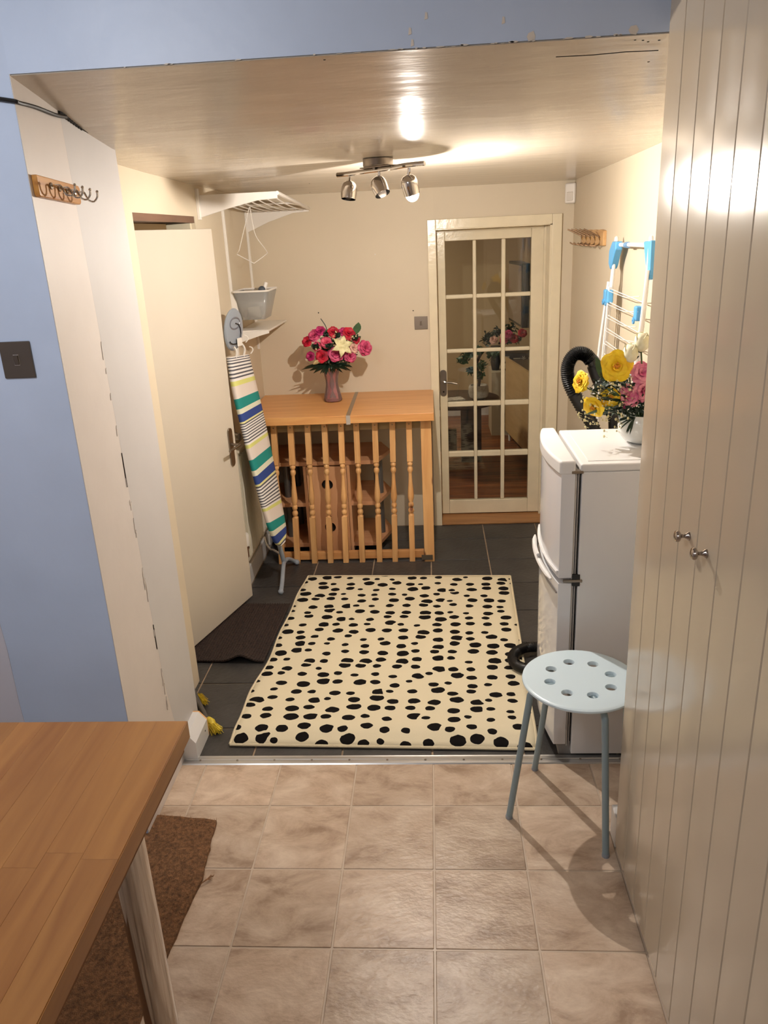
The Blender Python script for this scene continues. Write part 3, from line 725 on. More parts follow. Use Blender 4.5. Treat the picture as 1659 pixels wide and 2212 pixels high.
# ------------------------------------------------------------------ tall cupboard
XF = .568
cu = thing('tall_cupboard', (.9, 1.2, 0), 'tall cream tongue-and-groove cupboard filling the right side', 'cupboard')
box(XF+.022, 1.28, 2.096, 2.115, .0, 2.70).make('side_panel', cupb, cu)
box(XF+.022, 1.28, -.9, 2.096, 2.60, 2.70).make('top_panel', cupb, cu)
box(XF+.06, 1.28, -.9, 2.09, .0, .028).make('plinth', dark, cu)
box(XF+.024, XF+.04, -.9, 2.096, .03, 2.62).make('carcass_front', cupb, cu)
def cdoor_(ya, yb):
    dd = box(XF+.004, XF+.022, ya+.0012, yb-.0012, .030, 2.62).make('door', cupb, cu)
    nb = 4; w = (yb-ya-.0024)/nb
    for i in range(nb):
        y0 = ya+.0012+i*w; y1 = y0+w
        g0 = .0014 if i > 0 else 0; g1 = .0014 if i < nb-1 else 0
        b = B(); c_ = .0022
        prf = [(XF+.0055, y0+g0), (XF+c_, y0+g0), (XF, y0+g0+c_)] + [(XF-.0007*sin(pi*q/8), y0+g0+c_+(y1-g1-y0-g0-2*c_)*q/8) for q in range(1, 8)] + [(XF, y1-g1-c_), (XF+c_, y1-g1), (XF+.0055, y1-g1)]
        b.prism(prf, .030, 2.62).make('board', cupb, dd, smooth=True, autos=20)
    return dd
dA = cdoor_(1.62, 2.12); dB = cdoor_(1.12, 1.62); dC = cdoor_(.62, 1.12); dD = cdoor_(.12, .62)
for dd, y, z in ((dA, 1.672, 1.308), (dB, 1.556, 1.314)):
    B().lathe([(.0105, 0), (.0105, .002), (.009, .005), (.0062, .008), (.0045, .012), (.0045, .017), (.008, .020), (.0125, .023), (.0138, .027), (.012, .031), (.007, .0335), (0, .0342)], (XF, y, z), (-1, 0, 0), 24).make('knob', plain('polished_nickel_knob', (170, 160, 152), .12, 1), dd, smooth=True)
struct(box(.60, 1.3, 2.117, FY-.001, 0, CZ).make('trim_6', cupb), 'cream filler strip behind the cupboard', 'trim')

# ------------------------------------------------------------------ fridge freezer
fg = thing('fridge_freezer', (.65, 2.86, 0), 'white fridge-freezer with curved doors standing by the right wall', 'fridge')
FY0, FY1, FT = 2.612, 3.10, 1.205
box(.505, .885, FY0, FY1, .015, FT-.03).make('cabinet', white_app, fg, bevel=.004)
box(.500, .89, FY0-.003, FY1+.003, FT-.03, FT).make('top_cover', white_app, fg, bevel=.008, seg=3)
box(.53, .87, FY0+.03, FY1-.03, FT-.001, FT+.0025).make('top_inset', white_app, fg, bevel=.002)
for i, x in enumerate((.485, .493)): box(x, x+.005, FY0+.006, FY1-.006, .05, FT-.03).make('door_seal', grey_seal if i else plain('pale_seal', (196, 192, 186), .5), fg)
door_enamel = plain('glossy_door_enamel', (222, 222, 224), .1)
def fdoor(z0, z1, nm):
    n = 16; poly = [(.484, FY0), (.430, FY0)]
    poly = [(.484, FY0)]
    for i in range(n+1):
        t = i/n; y = FY0+.0+(FY1-FY0)*t; bulge = .026*(1-(2*t-1)**2)
        poly.append((.436-bulge, y))
    poly.append((.484, FY1))
    return B().prism(poly, z0, z1).make(nm, door_enamel, fg, smooth=True, bevel=.003)
fu = fdoor(.775, FT-.035, 'upper_door'); fdn = fdoor(.06, .755, 'lower_door')
n = 16
# domed cap
poly = [(.484, FY0-.002)]+[(.430-.028*(1-(2*i/n-1)**2), FY0-.002+(FY1-FY0+.004)*i/n) for i in range(n+1)]+[(.484, FY1+.002)]
B().prism(poly, FT-.040, FT+.012).make('door_cap', white_app, fu, smooth=True, bevel=.010, seg=4)
def bow(y0, y1, off, z0, z1, dz=0):
    m = 10; out = []
    for i in range(m+1):
        t = i/m; y = y0+(y1-y0)*t; tt_ = (y-FY0)/(FY1-FY0)
        out.append(Vector((.436-.026*(1-(2*tt_-1)**2)-off, y, z0+(z1-z0)*t+dz)))
    return out
B().tube(bow(FY0+.004, FY1-.004, .004, .800, .800), .0055, 6).make('handle_rail', white_app, fu, smooth=True)
B().tube(bow(FY0+.02, FY1-.03, .020, .765, .765), [.004]+[.010]*9+[.004], 8).make('handle', white_app, fdn, smooth=True)
B().tube(bow(FY0+.20, FY1-.18, .022, .785, .785), .007, 6).make('handle', white_app, fu, smooth=True)
B().tube(bow(FY0+.01, FY1-.01, .002, .715, .715), .004, 6).make('handle_rail', grey_seal, fdn, smooth=True)
box(.452, .52, FY0-.006, FY0+.004, .760, .770).make('middle_hinge', nickel, fg, bevel=.002)
box(.486, .512, FY0-.004, FY0+.01, .745, .79).make('hinge_cover', black_pl, fg)
box(.47, .51, FY0-.004, FY0+.02, FT-.034, FT-.024).make('top_hinge', nickel, fg, bevel=.002)
box(.46, .86, FY0+.02, FY1-.02, .0, .06).make('kick_plate', grey_seal, fg)

# ------------------------------------------------------------------ vacuum hose
vc = thing('vacuum_cleaner', (.60, 3.28, 0), 'black vacuum cleaner with ribbed hose looping up behind the fridge', 'vacuum cleaner')
hose = smoothpath([(.66, 3.25, .95), (.68, 3.25, 1.09), (.665, 3.25, 1.18), (.612, 3.25, 1.27), (.568, 3.25, 1.35), (.552, 3.25, 1.41), (.560, 3.25, 1.458), (.588, 3.25, 1.486), (.622, 3.25, 1.480), (.646, 3.25, 1.455)], 16)
rr = [.0255+(.0040 if i % 2 else -.001) for i in range(len(hose))]
B().tube(hose, rr, 14).make('hose', black_pl, vc, smooth=True, autos=80)
B().tube(smoothpath([(.632, 3.25, 1.468), (.655, 3.25, 1.45), (.675, 3.25, 1.40), (.70, 3.25, 1.34), (.750, 3.25, 1.20), (.74, 3.24, 1.05)]), [.026]*7+[.032]*8+[.022]*11, 14).make('hose_grip', black_pl, vc, smooth=True)
h2 = smoothpath([(.56, 3.42, .05), (.48, 3.415, .04), (.42, 3.40, .045), (.365, 3.355, .044), (.346, 3.295, .044), (.362, 3.235, .044), (.405, 3.205, .044), (.46, 3.225, .033), (.52, 3.26, .04)], 14)
B().tube(h2, [.023+(.0028 if i % 2 else -.001) for i in range(len(h2))], 14).make('hose', black_pl, vc, smooth=True, autos=80)
B().lathe([(.09, .03), (.11, .06), (.11, .38), (.08, .45), (.04, .50)], (.60, 3.30, 0), n=24).make('body', black_pl, vc, smooth=True)
B().lathe([(.11, .0), (.10, .03), (.04, .05), (.03, .5), (.03, .85), (.025, .9), (.02, .98)], (.64, 3.27, 0), n=14).make('wand', grey_pl, vc, smooth=True)
for y in (3.2, 3.40): B().lathe([(.03, 0), (.03, .02)], (.62, y, .03), (1, 0, 0), 14).make('wheel', black_pl, vc)

# ------------------------------------------------------------------ clothes airer
ar = thing('clothes_airer', (.78, 3.5, 0), 'folded white clothes airer with sky-blue joints leaning on right wall', 'clothes airer')
def ax(z): return .862 - (1.89-z)*.055
def bar(nm, pts, r, m=steel_w, n=8): return B().tube(pts, r, n).make(nm, m, ar, smooth=True)
yl, yr = 3.88, 3.27
bar('outer_frame', smoothpath([(ax(.03), yl, .03), (ax(1.0), yl, 1.0), (ax(1.84), yl, 1.84), (ax(1.875), yl-.02, 1.876), (ax(1.885), yl-.07, 1.885), (ax(1.89), yr+.07, 1.89), (ax(1.88), yr+.02, 1.88), (ax(1.84), yr, 1.845), (ax(1.0), yr-.02, 1.0), (ax(.03), yr-.02, .03)], 5), .0095)
bar('inner_frame', [(ax(.25)-.03, yl+.055, .25), (ax(1.42)-.02, yl+.035, 1.42), (ax(1.70)-.012, yl+.012, 1.72)], .007)
bar('inner_frame', [(ax(.25)-.01, yl-.035, .25), (ax(1.78)-.005, yl-.03, 1.80)], .008)
bar('inner_frame', [(ax(.25)-.02, yl-.065, .25), (ax(1.70)-.02, yl-.045, 1.70)], .0045)
bar('inner_frame', [(ax(.25)-.01, yr+.02, .25), (ax(1.80)-.01, yr-.035, 1.80)], .007)
zs_ = [1.685, 1.625, 1.565, 1.505, 1.445, 1.385, 1.330, 1.285, 1.23, 1.17]
for z in zs_:
    bar('wire', [(ax(z)-.012, yl-.03, z+.006), (ax(z)-.006, yr+.01, z-.010)], .0022, n=6)
    bar('wire', [(ax(z)-.020, yl-.05, z-.004), (ax(z)-.004, (yl+yr)/2, z-.014), (ax(z)-.018, yr+.01, z+.014)], .0018, n=6)
def blob(y, z, sy, sz, sx=.035, rx=0):
    return B().obox((ax(z)-.002, y, z), (sx, sy, sz), (rx, 0, 0)).make('corner_joint', sky_pl, ar, bevel=.012, seg=3)
B().prism([(yl-.10, 1.90), (yl-.03, 1.90), (yl+.028, 1.86), (yl+.03, 1.80), (yl-.005, 1.775), (yl-.03, 1.79), (yl-.06, 1.83), (yl-.10, 1.865)], ax(1.85)-.022, ax(1.85)+.012, 'x').make('corner_joint', sky_pl, ar, bevel=.006, seg=2)
B().prism([(yr+.08, 1.905), (yr-.03, 1.91), (yr-.04, 1.77), (yr-.02, 1.76), (yr+.02, 1.80), (yr+.05, 1.85)], ax(1.85)-.008, ax(1.85)+.014, 'x').make('corner_joint', sky_pl, ar, bevel=.006, seg=2)
B().tube([(ax(1.88), yl-.20, 1.886), (ax(1.88), yl-.25, 1.887)], .013, 10).make('centre_clip', plain('dusty_blue_plastic', (110, 150, 190), .4), ar, smooth=True)
for y, z in ((yl+.022, 1.655), (yl-.035, 1.655), (yr+.03, 1.63), (yl+.048, 1.31), (yl-.035, 1.315)):
    B().obox((ax(z)-.012, y, z), (.03, .040, .060), (0, 0, 0)).make('clamp', sky_pl, ar, bevel=.008, seg=2)
    B().lathe([(.014, 0), (.014, .006), (.006, .007), (.006, .003)], (ax(z)-.026, y, z-.028), (-1, 0, 0), 12).make('pivot', sky_pl, ar)

# ------------------------------------------------------------------ pegs, sensor, switches, hooks
pg = thing('coat_peg_rack', (.88, 4.58, 1.9), 'small pale wooden rack with five metal double hooks on right wall', 'coat rack')
pb = []
for k in range(25):
    t = k/24; pb.append((4.27+.62*t, 1.945+.006*abs(sin(t*pi*4))))
poly = [(4.27, 1.872), (4.89, 1.868)]+[(p[0], p[1]) for p in reversed(pb)]
B().prism(poly, .882, .900, 'x').make('board', hook_w2, pg, bevel=.002)
for k in range(5):
    y = 4.34+k*.125
    B().tube(smoothpath([(.884, y, 1.895), (.876, y, 1.915), (.862, y+.004, 1.925), (.80, y+.020, 1.957)]), .0038, 6).make('upper_prong', brass, pg, smooth=True)
    B().tube(smoothpath([(.884, y, 1.895), (.878, y, 1.88), (.862, y, 1.872), (.835, y+.012, 1.873), (.815, y+.018, 1.885)]), .0035, 6).make('lower_prong', brass, pg, smooth=True)
    B().lathe([(.007, 0), (.006, .003)], (.882, y, 1.905), (-1, 0, 0), 8).make('screw', plain('brass_screw', (214, 170, 90), .2, 1), pg)
se = thing('motion_sensor', (.875, 5.2, 2.15), 'white motion sensor in the corner by the ceiling', 'sensor')
B().obox((.872, 5.212, 2.163), (.068, .045, .118), (0, 0, rad(-30))).make('casing', white_pl, se, bevel=.012, seg=3)
B().obox((.862, 5.193, 2.145), (.04, .012, .05), (0, 0, rad(-30))).make('lens', plain('milky_lens', (214, 206, 196), .3), se, bevel=.004)
B().obox((.885, 5.235, 2.17), (.05, .02, .08), (0, 0, rad(-30))).make('mount', white_pl, se)
def switch(nm, label, x0, x1, z0, z1, y, m):
    t = thing(nm, ((x0+x1)/2, y, z0), label, 'light switch')
    box(x0, x1, y-.007, y, z0, z1).make('plate', m, t, bevel=.0025)
    cx, cz = (x0+x1)/2, (z0+z1)/2
    box(cx-.0085, cx+.0085, y-.0085, y-.006, cz-.016, cz+.016).make('surround', chrome, t, bevel=.001)
    B().obox((cx, y-.0095, cz), (.013, .005, .027), (rad(5), 0, 0)).make('rocker', m, t, bevel=.001)
switch('light_switch', 'grey metal light switch on the blue wall', -1.222, -1.131, 1.640, 1.743, FY, plain('pewter', (112, 104, 96), .35, .85))
switch('light_switch', 'grey metal light switch on the cream wall left of glazed door', -.112, -.026, 1.378, 1.462, BY, plain('pewter_far', (130, 118, 106), .4, .6))
hk = thing('hook_rail', (CX0, 2.28, 2.1), 'varnished wooden board with four chrome hooks on the white reveal', 'coat rack')
B().prism([(2.188, 2.171), (2.188, 2.124), (2.193, 2.116), (2.44, 2.104), (2.448, 2.109), (2.453, 2.149), (2.445, 2.156)], CX0, CX0+.016, 'x').make('board', hook_w, hk, bevel=.003)
for k in range(4):
    y = 2.262+k*.050; z = 2.146-k*.0035
    B().lathe([(.009, 0), (.009, .003), (.004, .005)], (CX0+.016, y, z), (1, 0, 0), 12).make('rose', nickel, hk, smooth=True)
    B().tube(smoothpath([(CX0+.017, y, z), (CX0+.040, y, z+.001), (CX0+.046, y+.002, z-.008), (CX0+.052, y+.004, z-.022), (CX0+.066, y+.006, z-.026), (CX0+.078, y+.006, z-.015), (CX0+.080, y+.006, z-.002)], 5), .0028, 8).make('hook', chrome, hk, smooth=True)
    B().sphere((CX0+.080, y+.006, z), .0045, 8, 6).make('hook_tip', chrome, hk, smooth=True)
# cable
tag(B().tube(smoothpath([(-1.30, FY-.006, 2.370), (-1.14, FY-.006, 2.357), (CX0-.004, FY-.006, 2.343), (CX0+.006, FY+.01, 2.340), (CX0+.006, 2.28, 2.342), (CX0+.007, 2.39, 2.338), (CX0+.006, 2.46, 2.342)]), .0055, 8).make('cable', black_pl, smooth=True), 'black cable running over the top of the white reveal', 'cable')
b = B(); random.seed(2)
for k in range(9):
    y = 2.44+.016*k; z = 2.350-.0035*k; b.sphere((CX0+.002, y, z), .015-.0011*k, 7, 5, (.4, 1.2, .6))
b.tube([(CX0+.002, 2.56, 2.324), (CX0+.002, 2.66, 2.312), (CX0+.002, 2.73, 2.302)], .0018, 5)
tag(b.make('hole', dark), 'ragged black hole in the plaster where the cable enters', 'hole')

# ------------------------------------------------------------------ ceiling spotlight
sl = thing('ceiling_spotlight', (-.18, 3.13, 2.26), 'three-headed chrome ceiling spotlight bar with one bulb lit', 'ceiling lamp')
LC = Vector((-.182, 3.13, 0))
B().lathe([(.056, 2.2408), (.056, 2.218), (.054, 2.216)], LC, n=32).make('ceiling_rose', nickel, sl, smooth=True)
B().obox((LC.x, LC.y, 2.2145), (.15, .045, .004), (0, 0, rad(-40))).make('mounting_plate', nickel, sl, bevel=.002)
for dx in (-.016, .022): B().tube([(LC.x+dx, LC.y, 2.2145), (LC.x+dx, LC.y, 2.205)], .006, 8).make('stem', nickel, sl)
B().tube(smoothpath([(-.352, 3.29, 2.205), (-.30, 3.255, 2.205), (-.24, 3.185, 2.205), (-.18, 3.13, 2.205), (-.12, 3.07, 2.205), (-.07, 3.02, 2.207), (-.010, 2.985, 2.207)], 6), .0085, 10).make('bar', chrome, sl, smooth=True)
def head(p, q, piv, lit=False):
    p = Vector(p); q = Vector(q); d = (q-p).normalized()
    B().tube([piv, (piv[0], piv[1], piv[2]-.012), Vector(piv).lerp(p, .7)+Vector((0, 0, 0)), p], .0055, 8).make('arm', chrome, sl, smooth=True)
    L = .080
    o = B().lathe([(.004, 0), (.018, .004), (.027, .013), (.031, .027), (.031, .045), (.029, L-.012), (.0275, L-.012), (.029, .045), (.029, .027), (.024, .015), (0, .008)], p-d*.008, d, 28).make('shade', chrome, sl, smooth=True)
    return d
head((-.302, 3.25, 2.172), (-.312, 3.235, 2.09), (-.302, 3.255, 2.198))
head((-.190, 3.135, 2.172), (-.155, 3.10, 2.085), (-.18, 3.13, 2.198))
em, nt_, N_2, L_2, P_2 = nodes('lit_bulb')
P_2.inputs['Emission Color'].default_value = (*BULB_COL, 1); P_2.inputs['Emission Strength'].default_value = BULB
d = head((-.072, 3.035, 2.168), (-.054, 3.053, 2.09), (-.066, 3.025, 2.198))
bc = Vector((-.072, 3.035, 2.168))+d*.061
frost, nt3, N3, L3, P3_ = nodes('frosted_bulb_glass'); N3.remove(P3_)
t3 = N3.new('ShaderNodeBsdfTransparent'); e3 = N3.new('ShaderNodeEmission'); e3.inputs[0].default_value = (*BULB_COL, 1); e3.inputs[1].default_value = 60
x3 = N3.new('ShaderNodeMixShader'); x3.inputs[0].default_value = .2; L3.new(t3.outputs[0], x3.inputs[1]); L3.new(e3.outputs[0], x3.inputs[2]); L3.new(x3.outputs[0], N3['Material Output'].inputs[0])
gb = B().sphere(bc, .0245, 16, 12).make('bulb', frost, sl, smooth=True, label='lit warm white bulb')
B().sphere(bc+d*.013, .009, 12, 8).make('light_core', em, gb, smooth=True)
B().sphere(Vector((-.302, 3.25, 2.172))+(Vector((-.010, -.015, -.082))  .normalized())*.030, .017, 12, 8).make('bulb', plain('unlit_bulb', (96, 90, 84), .5), sl, smooth=True)
B().sphere(Vector((-.190, 3.135, 2.172))+(Vector((.035, -.035, -.087))  .normalized())*.030, .017, 12, 8).make('bulb', plain('unlit_bulb', (96, 90, 84), .5), sl, smooth=True)

_c = Vector((0, 0, CAM_H)); sl.location = _c + (sl.location-_c)*1.08; sl.scale = (1.08,)*3   # true size and place of the lamp

# ------------------------------------------------------------------ pine console top, banister, strap
cs = thing('pine_console', (-.58, 4.88, 0), 'pine board shelf top fronted by a salvaged spindle balustrade', 'console')
box(LX+.003, .0, 4.52, BY-.002, .930, .978).make('top_board', pine_x, cs, bevel=.003)
box(-1.06, -.085, 4.625, 4.665, .865, .929).make('top_rail', pine_g, cs, label='greenish treated-pine rail')
box(-1.02, -.085, 4.628, 4.660, .012, .062).make('bottom_rail', pine_x, cs, bevel=.002)
box(-.082, -.018, 4.585, 4.655, .0, .926).make('post', pine, cs, bevel=.003)
box(-.10, -.03, 4.575, 4.586, .018, .048).make('joint_bracket', plain('dark_bracket', (84, 74, 60), .5), cs)
xt = [-.975, -.871, -.767, -.663, -.562, -.470, -.357, -.251, -.151]; xb = [-1.005, -.903, -.790, -.687, -.587, -.481, -.370, -.270, -.160]
random.seed(1)
for a, c in zip(xt, xb):
    s_ = .017; parts = B(); yy = 4.607
    def sx_(z): return c+(a-c)*z/.93
    def sq(z0, z1):
        vs = []
        for z in (z0, z1):
            X = sx_(z)
            for (i, j) in ((-1, -1), (1, -1), (1, 1), (-1, 1)): vs.append((X+i*s_, yy+j*s_, z))
        parts.add(vs, [(0, 3, 2, 1), (4, 5, 6, 7), (0, 1, 5, 4), (1, 2, 6, 5), (2, 3, 7, 6), (3, 0, 4, 7)])
    sq(.002, .315); sq(.665, .928)
    pr = [(.016, .315), (.013, .320), (.012, .326), (.017, .333), (.0185, .343), (.017, .353), (.012, .360), (.011, .364), (.016, .371), (.0175, .380), (.0165, .390), (.012, .398), (.013, .404), (.0185, .425), (.0195, .445), (.0175, .475), (.0135, .52), (.011, .56), (.0105, .585), (.011, .592), (.0165, .602), (.0175, .612), (.016, .622), (.011, .630), (.013, .634), (.0175, .645), (.016, .655), (.013, .660), (.016, .665)]
    n = 14; vs = []; fs = []
    for r, h in pr:
        for i in range(n): t = 2*pi*i/n; vs.append((sx_(h)+r*cos(t), yy+r*sin(t), h))
    for j in range(len(pr)-1):
        for i in range(n): i2 = (i+1) % n; fs.append((j*n+i, j*n+i2, (j+1)*n+i2, (j+1)*n+i))
    parts.add(vs, fs)
    o = parts.make('spindle', pine, cs, smooth=True, autos=30)
    B().lathe([(.0045, 0), (.0045, .0015)], (sx_(.90), yy-s_, .90), (0, -1, 0), 8).make('screw', plain('dull_screw', (150, 130, 100), .4, .6), o)
strap = thing('metal_strap', (-.51, 4.6, .978), 'narrow grey strap across the pine top beside the vase', 'strap')
B().prism([(-.520, 4.518), (-.495, 4.518), (-.508, BY-.004), (-.530, BY-.004)], .978, .9795).make('top_run', plain('grey_tape', (150, 132, 112), .35, .3), strap)
box(-.520, -.495, 4.5165, 4.5195, .925, .9795).make('front_run', plain('bright_tape', (214, 206, 196), .3, .5), strap)

# ------------------------------------------------------------------ beech shelf unit behind the spindles
su = thing('corner_shelf_unit', (-.69, 4.95, 0), 'beech three-tier unit with cut corners behind the pine spindles', 'shelf unit')
SPY = [(-1.02, 4.72), (-.37, 4.72), (-.295, 4.98), (-.365, 5.18), (-1.09, 5.18), (-1.09, 4.86)]
for z in (.618, .345, .065):
    B().prism(SPY, z, z+.026).make('shelf', beech_h, su, bevel=.002)
for y_, x0, x1 in ((4.735, -.83, -.69), (4.735, -.688, -.555)):
    pass
box(-.838, -.820, 4.715, 5.15, .02, .617).make('divider', beech_v, su)
box(-.560, -.542, 4.715, 5.15, .02, .617).make('divider', beech_v, su)
box(-.82, -.56, 5.13, 5.15, .02, .617).make('back_panel', beech_v, su)
def cdfront(x0, x1, cx):
    n = 12
    segs = []
    for z in (.20, .49):
        poly = []
        for k in range(n+1):
            t = pi*k/n
            poly.append((cx-(.034*sin(t)), z+.034*cos(t)) if cx == x1 else (cx+(.034*sin(t)), z+.034*cos(t)))
        segs.append(poly)
    lo, hi = segs
    if cx == x1:
        pts = [(x0, .025), (x1, .025)]+list(reversed(lo))+list(reversed(hi))+[(x1, .610), (x0, .610)]
    else:
        pts = [(x1, .025), (x0, .025)]+list(reversed(lo))+list(reversed(hi))+[(x0, .610), (x1, .610)]
    return B().prism(pts, 4.718, 4.733, 'y').make('door', beech_v, su)
cdfront(-.817, -.692, -.692); cdfront(-.688, -.563, -.688)
for z in (.205, .49): B().lathe([(.034, 0), (.034, .001)], (-.690, 4.74, z), (0, -1, 0), 20).make('finger_hole', dark, su)
silver = plain('grey_tube', (110, 108, 106), .35, .6)
for x, y in ((-.365, 4.90), (-.975, 4.86), (-.95, 5.1), (-.40, 5.12)):
    B().lathe([(.021, .09), (.021, .618)], (x, y, 0), n=16).make('tube_post', silver, su, smooth=True)
for x, y in ((-.42, 4.80), (-.98, 4.80), (-.42, 5.1), (-.98, 5.1)): B().lathe([(.02, 0), (.02, .065)], (x, y, 0), n=12).make('castor', black_pl, su, smooth=True)

# ------------------------------------------------------------------ radiator
ra = thing('radiator', (-1.1, 4.7, .15), 'white ribbed panel radiator on left wall behind the ironing board', 'radiator')
rad_m = plain('radiator_enamel', (212, 204, 186), .35)
zb, zt = .185, .86
box(-1.125, -1.115, 4.22, 5.08, zb, zt).make('panel', rad_m, ra, bevel=.003)
for k in range(24):
    y = 4.245+k*.0355
    B().tube([(-1.112, y, zb+.03), (-1.112, y, zt-.03)], .009, 6).make('rib', rad_m, ra, smooth=True)
box(-1.150, -1.105, 4.22, 5.08, zt-.012, zt+.004).make('top_grille', rad_m, ra, bevel=.002)
box(-1.152, -1.125, 4.26, 4.30, zb, zt).make('bracket', rad_m, ra)
box(-1.152, -1.125, 4.9, 4.94, zb, zt).make('bracket', rad_m, ra)
B().lathe([(.022, .30), (.024, .31), (.024, .365), (.020, .375)], (-1.118, 4.185, 0), n=14).make('valve_cap', white_pl, ra, smooth=True)
B().lathe([(.008, .0), (.008, .22), (.014, .23), (.014, .30)], (-1.118, 4.185, 0), n=10).make('valve_pipe', plain('copper_pipe', (140, 92, 66), .35, .8), ra, smooth=True)
B().tube([(-1.118, 4.185, .27), (-1.118, 4.23, .27)], .010, 8).make('valve_tail', nickel, ra, smooth=True)
B().lathe([(0, -.02), (.018, -.018), (.022, 0), (.018, .018), (0, .02)], (-1.10, 4.19, .955), (1, -.4, 0), 14).make('bleed_valve', nickel, ra, smooth=True)
B().tube([(-1.12, 4.19, .955), (-1.13, 4.25, .86)], .007, 8).make('bleed_pipe', nickel, ra)
so = thing('wall_socket', (LX+.02, 4.90, .04), 'small white socket on the left skirting', 'socket')
box(LX+.018, LX+.027, 4.86, 4.93, .03, .10).make('plate', white_pl, so, bevel=.002)

# ------------------------------------------------------------------ ironing board
ib = thing('ironing_board', (-.96, 4.3, 0), 'ironing board in teal, navy and grey striped cover leaning behind the door', 'ironing board')
near = [(-1.083, 4.200, 1.392), (-1.072, 4.195, 1.205), (-1.052, 4.190, 1.059), (-1.032, 4.185, .910), (-.999, 4.180, .692), (-.969, 4.180, .508), (-.951, 4.190, .402), (-.935, 4.220, .307), (-.922, 4.255, .265)]
far = [(-1.047, 4.460, 1.368), (-1.020, 4.455, 1.193), (-1.000, 4.450, 1.064), (-.980, 4.440, .917), (-.952, 4.420, .706), (-.924, 4.390, .485), (-.908, 4.360, .389), (-.900, 4.330, .329), (-.905, 4.290, .275)]
vv = [0.03, .50, .90, 1.36, 1.93, 2.44, 2.72, 2.95, 3.05]
near_s = smoothpath(near, 5); far_s = smoothpath(far, 5)
vs_ = []
for i in range(len(vv)-1):
    for j in range(5): vs_.append(vv[i]+(vv[i+1]-vv[i])*j/5)
vs_.append(vv[-1])
b = B(); uvs = []; m = len(near_s)
for k in range(m):
    a, c = near_s[k], far_s[k]; w = c-a
    tang = (near_s[min(k+1, m-1)]-near_s[max(k-1, 0)]).normalized()
    nrm = w.cross(tang).normalized()
    if nrm.x < 0: nrm = -nrm
    ins = -nrm
    wl_ = w.length; wn = w/wl_ if wl_ > 1e-5 else Vector((0, 1, 0))
    ring_ = [(a+ins*.030-wn*.002, .10), (a+ins*.022-wn*.010, .07), (a+ins*.008-wn*.008, .03), (a, 0)]+[(a+w*(t/5), 0) for t in range(1, 5)]+[(c, 0), (c+ins*.008+wn*.008, .0), (c+ins*.022+wn*.010, 0), (c+ins*.030+wn*.002, 0)]
    for p_, dv in ring_:
        b.v.append(tuple(p_)); uvs.append((0, vs_[k]))
nr = 12
for k in range(m-1):
    for i in range(nr):
        i2 = (i+1) % nr; b.f.append((k*nr+i, k*nr+i2, (k+1)*nr+i2, (k+1)*nr+i))
b.f.append(tuple(range(nr))); b.f.append(tuple((m-1)*nr+i for i in range(nr)))
b.make('padded_cover', stripe_m, ib, smooth=True, uvs=uvs, autos=60)
# iron rest
def ov(cx, cy, cz, ry, rz, off, n=24):
    ux = Vector((.25, .93, 0)).normalized(); uz = Vector((.10, 0, .99)).normalized()
    nn_ = ux.cross(uz); nn_ = nn_ if nn_.x > 0 else -nn_
    return [Vector((cx, cy, cz))+ux*ry*cos(2*pi*i/n)+uz*rz*sin(2*pi*i/n)+nn_*off for i in range(n)]
b = B(); rings_ = [ov(-1.085, 4.31, 1.525, ry, rz, off) for ry, rz, off in ((.085, .095, -.012), (.098, .112, -.006), (.100, .115, .0), (.096, .110, .008), (.080, .094, .011))]
vs = [p for r_ in rings_ for p in r_]; fs = [tuple(range(24))[::-1], tuple(96+i for i in range(24))]
for j in range(4):
    for i in range(24): i2 = (i+1) % 24; fs.append((j*24+i, j*24+i2, (j+1)*24+i2, (j+1)*24+i))
b.add(vs, fs).make('iron_rest', grey_pl, ib, smooth=True, label='grey moulded iron rest')
c0 = ov(-1.085, 4.31, 1.525, .07, .08, .0125)
B().tube([ov(-1.085, 4.31, 1.56, .055, .03, .012)[i] for i in range(0, 24)]+[ov(-1.085, 4.31, 1.56, .055, .03, .012)[0]], .006, 6).make('rest_ring', plain('darker_grey_plastic', (110, 112, 120), .3), ib, smooth=True)
B().tube([ov(-1.085, 4.31, 1.50, .06, .06, .012)[i] for i in (6, 4, 2, 0, 22, 20)], .003, 6).make('rest_groove', black_pl, ib)
B().tube([ov(-1.085, 4.31, 1.47, .07, .02, .012)[i] for i in (12, 14, 16, 18, 20, 22)], .003, 6).make('rest_groove', black_pl, ib)
B().obox((-1.062, 4.33, 1.455), (.008, .05, .045), (0, 0, rad(-15))).make('heat_pad', white_pl, ib, bevel=.004)
for y, x in ((4.26, -1.08), (4.37, -1.06)): B().tube(smoothpath([(x, y, 1.44), (x+.01, y+.01, 1.41), (x, y+.01, 1.37)]), .006, 6).make('rest_strut', white_pl, ib, smooth=True)
for (x, y, z) in ((-1.04, 4.42, 1.46), (-1.03, 4.47, 1.39)): B().tube(smoothpath([(x-.014, y, z+.02), (x, y+.006, z+.012), (x+.003, y+.006, z-.004), (x-.010, y, z-.02)]), .0032, 6).make('hanging_hook', white_pl, ib, smooth=True)
B().tube([(-1.02, 4.33, .75), (-.985, 4.35, .45), (-.965, 4.40, .20), (-.955, 4.43, .085)], .014, 10).make('leg', grey_pl, ib, smooth=True)
B().tube(smoothpath([(-.955, 4.43, .085), (-.945, 4.34, .075), (-.932, 4.22, .045), (-.929, 4.15, .018)], 5), .013, 10).make('foot', grey_pl, ib, smooth=True)
B().sphere((-.929, 4.145, .017), .017, 10, 8).make('foot_cap', grey_pl, ib, smooth=True)
B().tube(smoothpath([(-.955, 4.43, .085), (-.945, 4.50, .075), (-.925, 4.56, .04), (-.905, 4.575, .02)], 5), .013, 10).make('foot', grey_pl, ib, smooth=True)
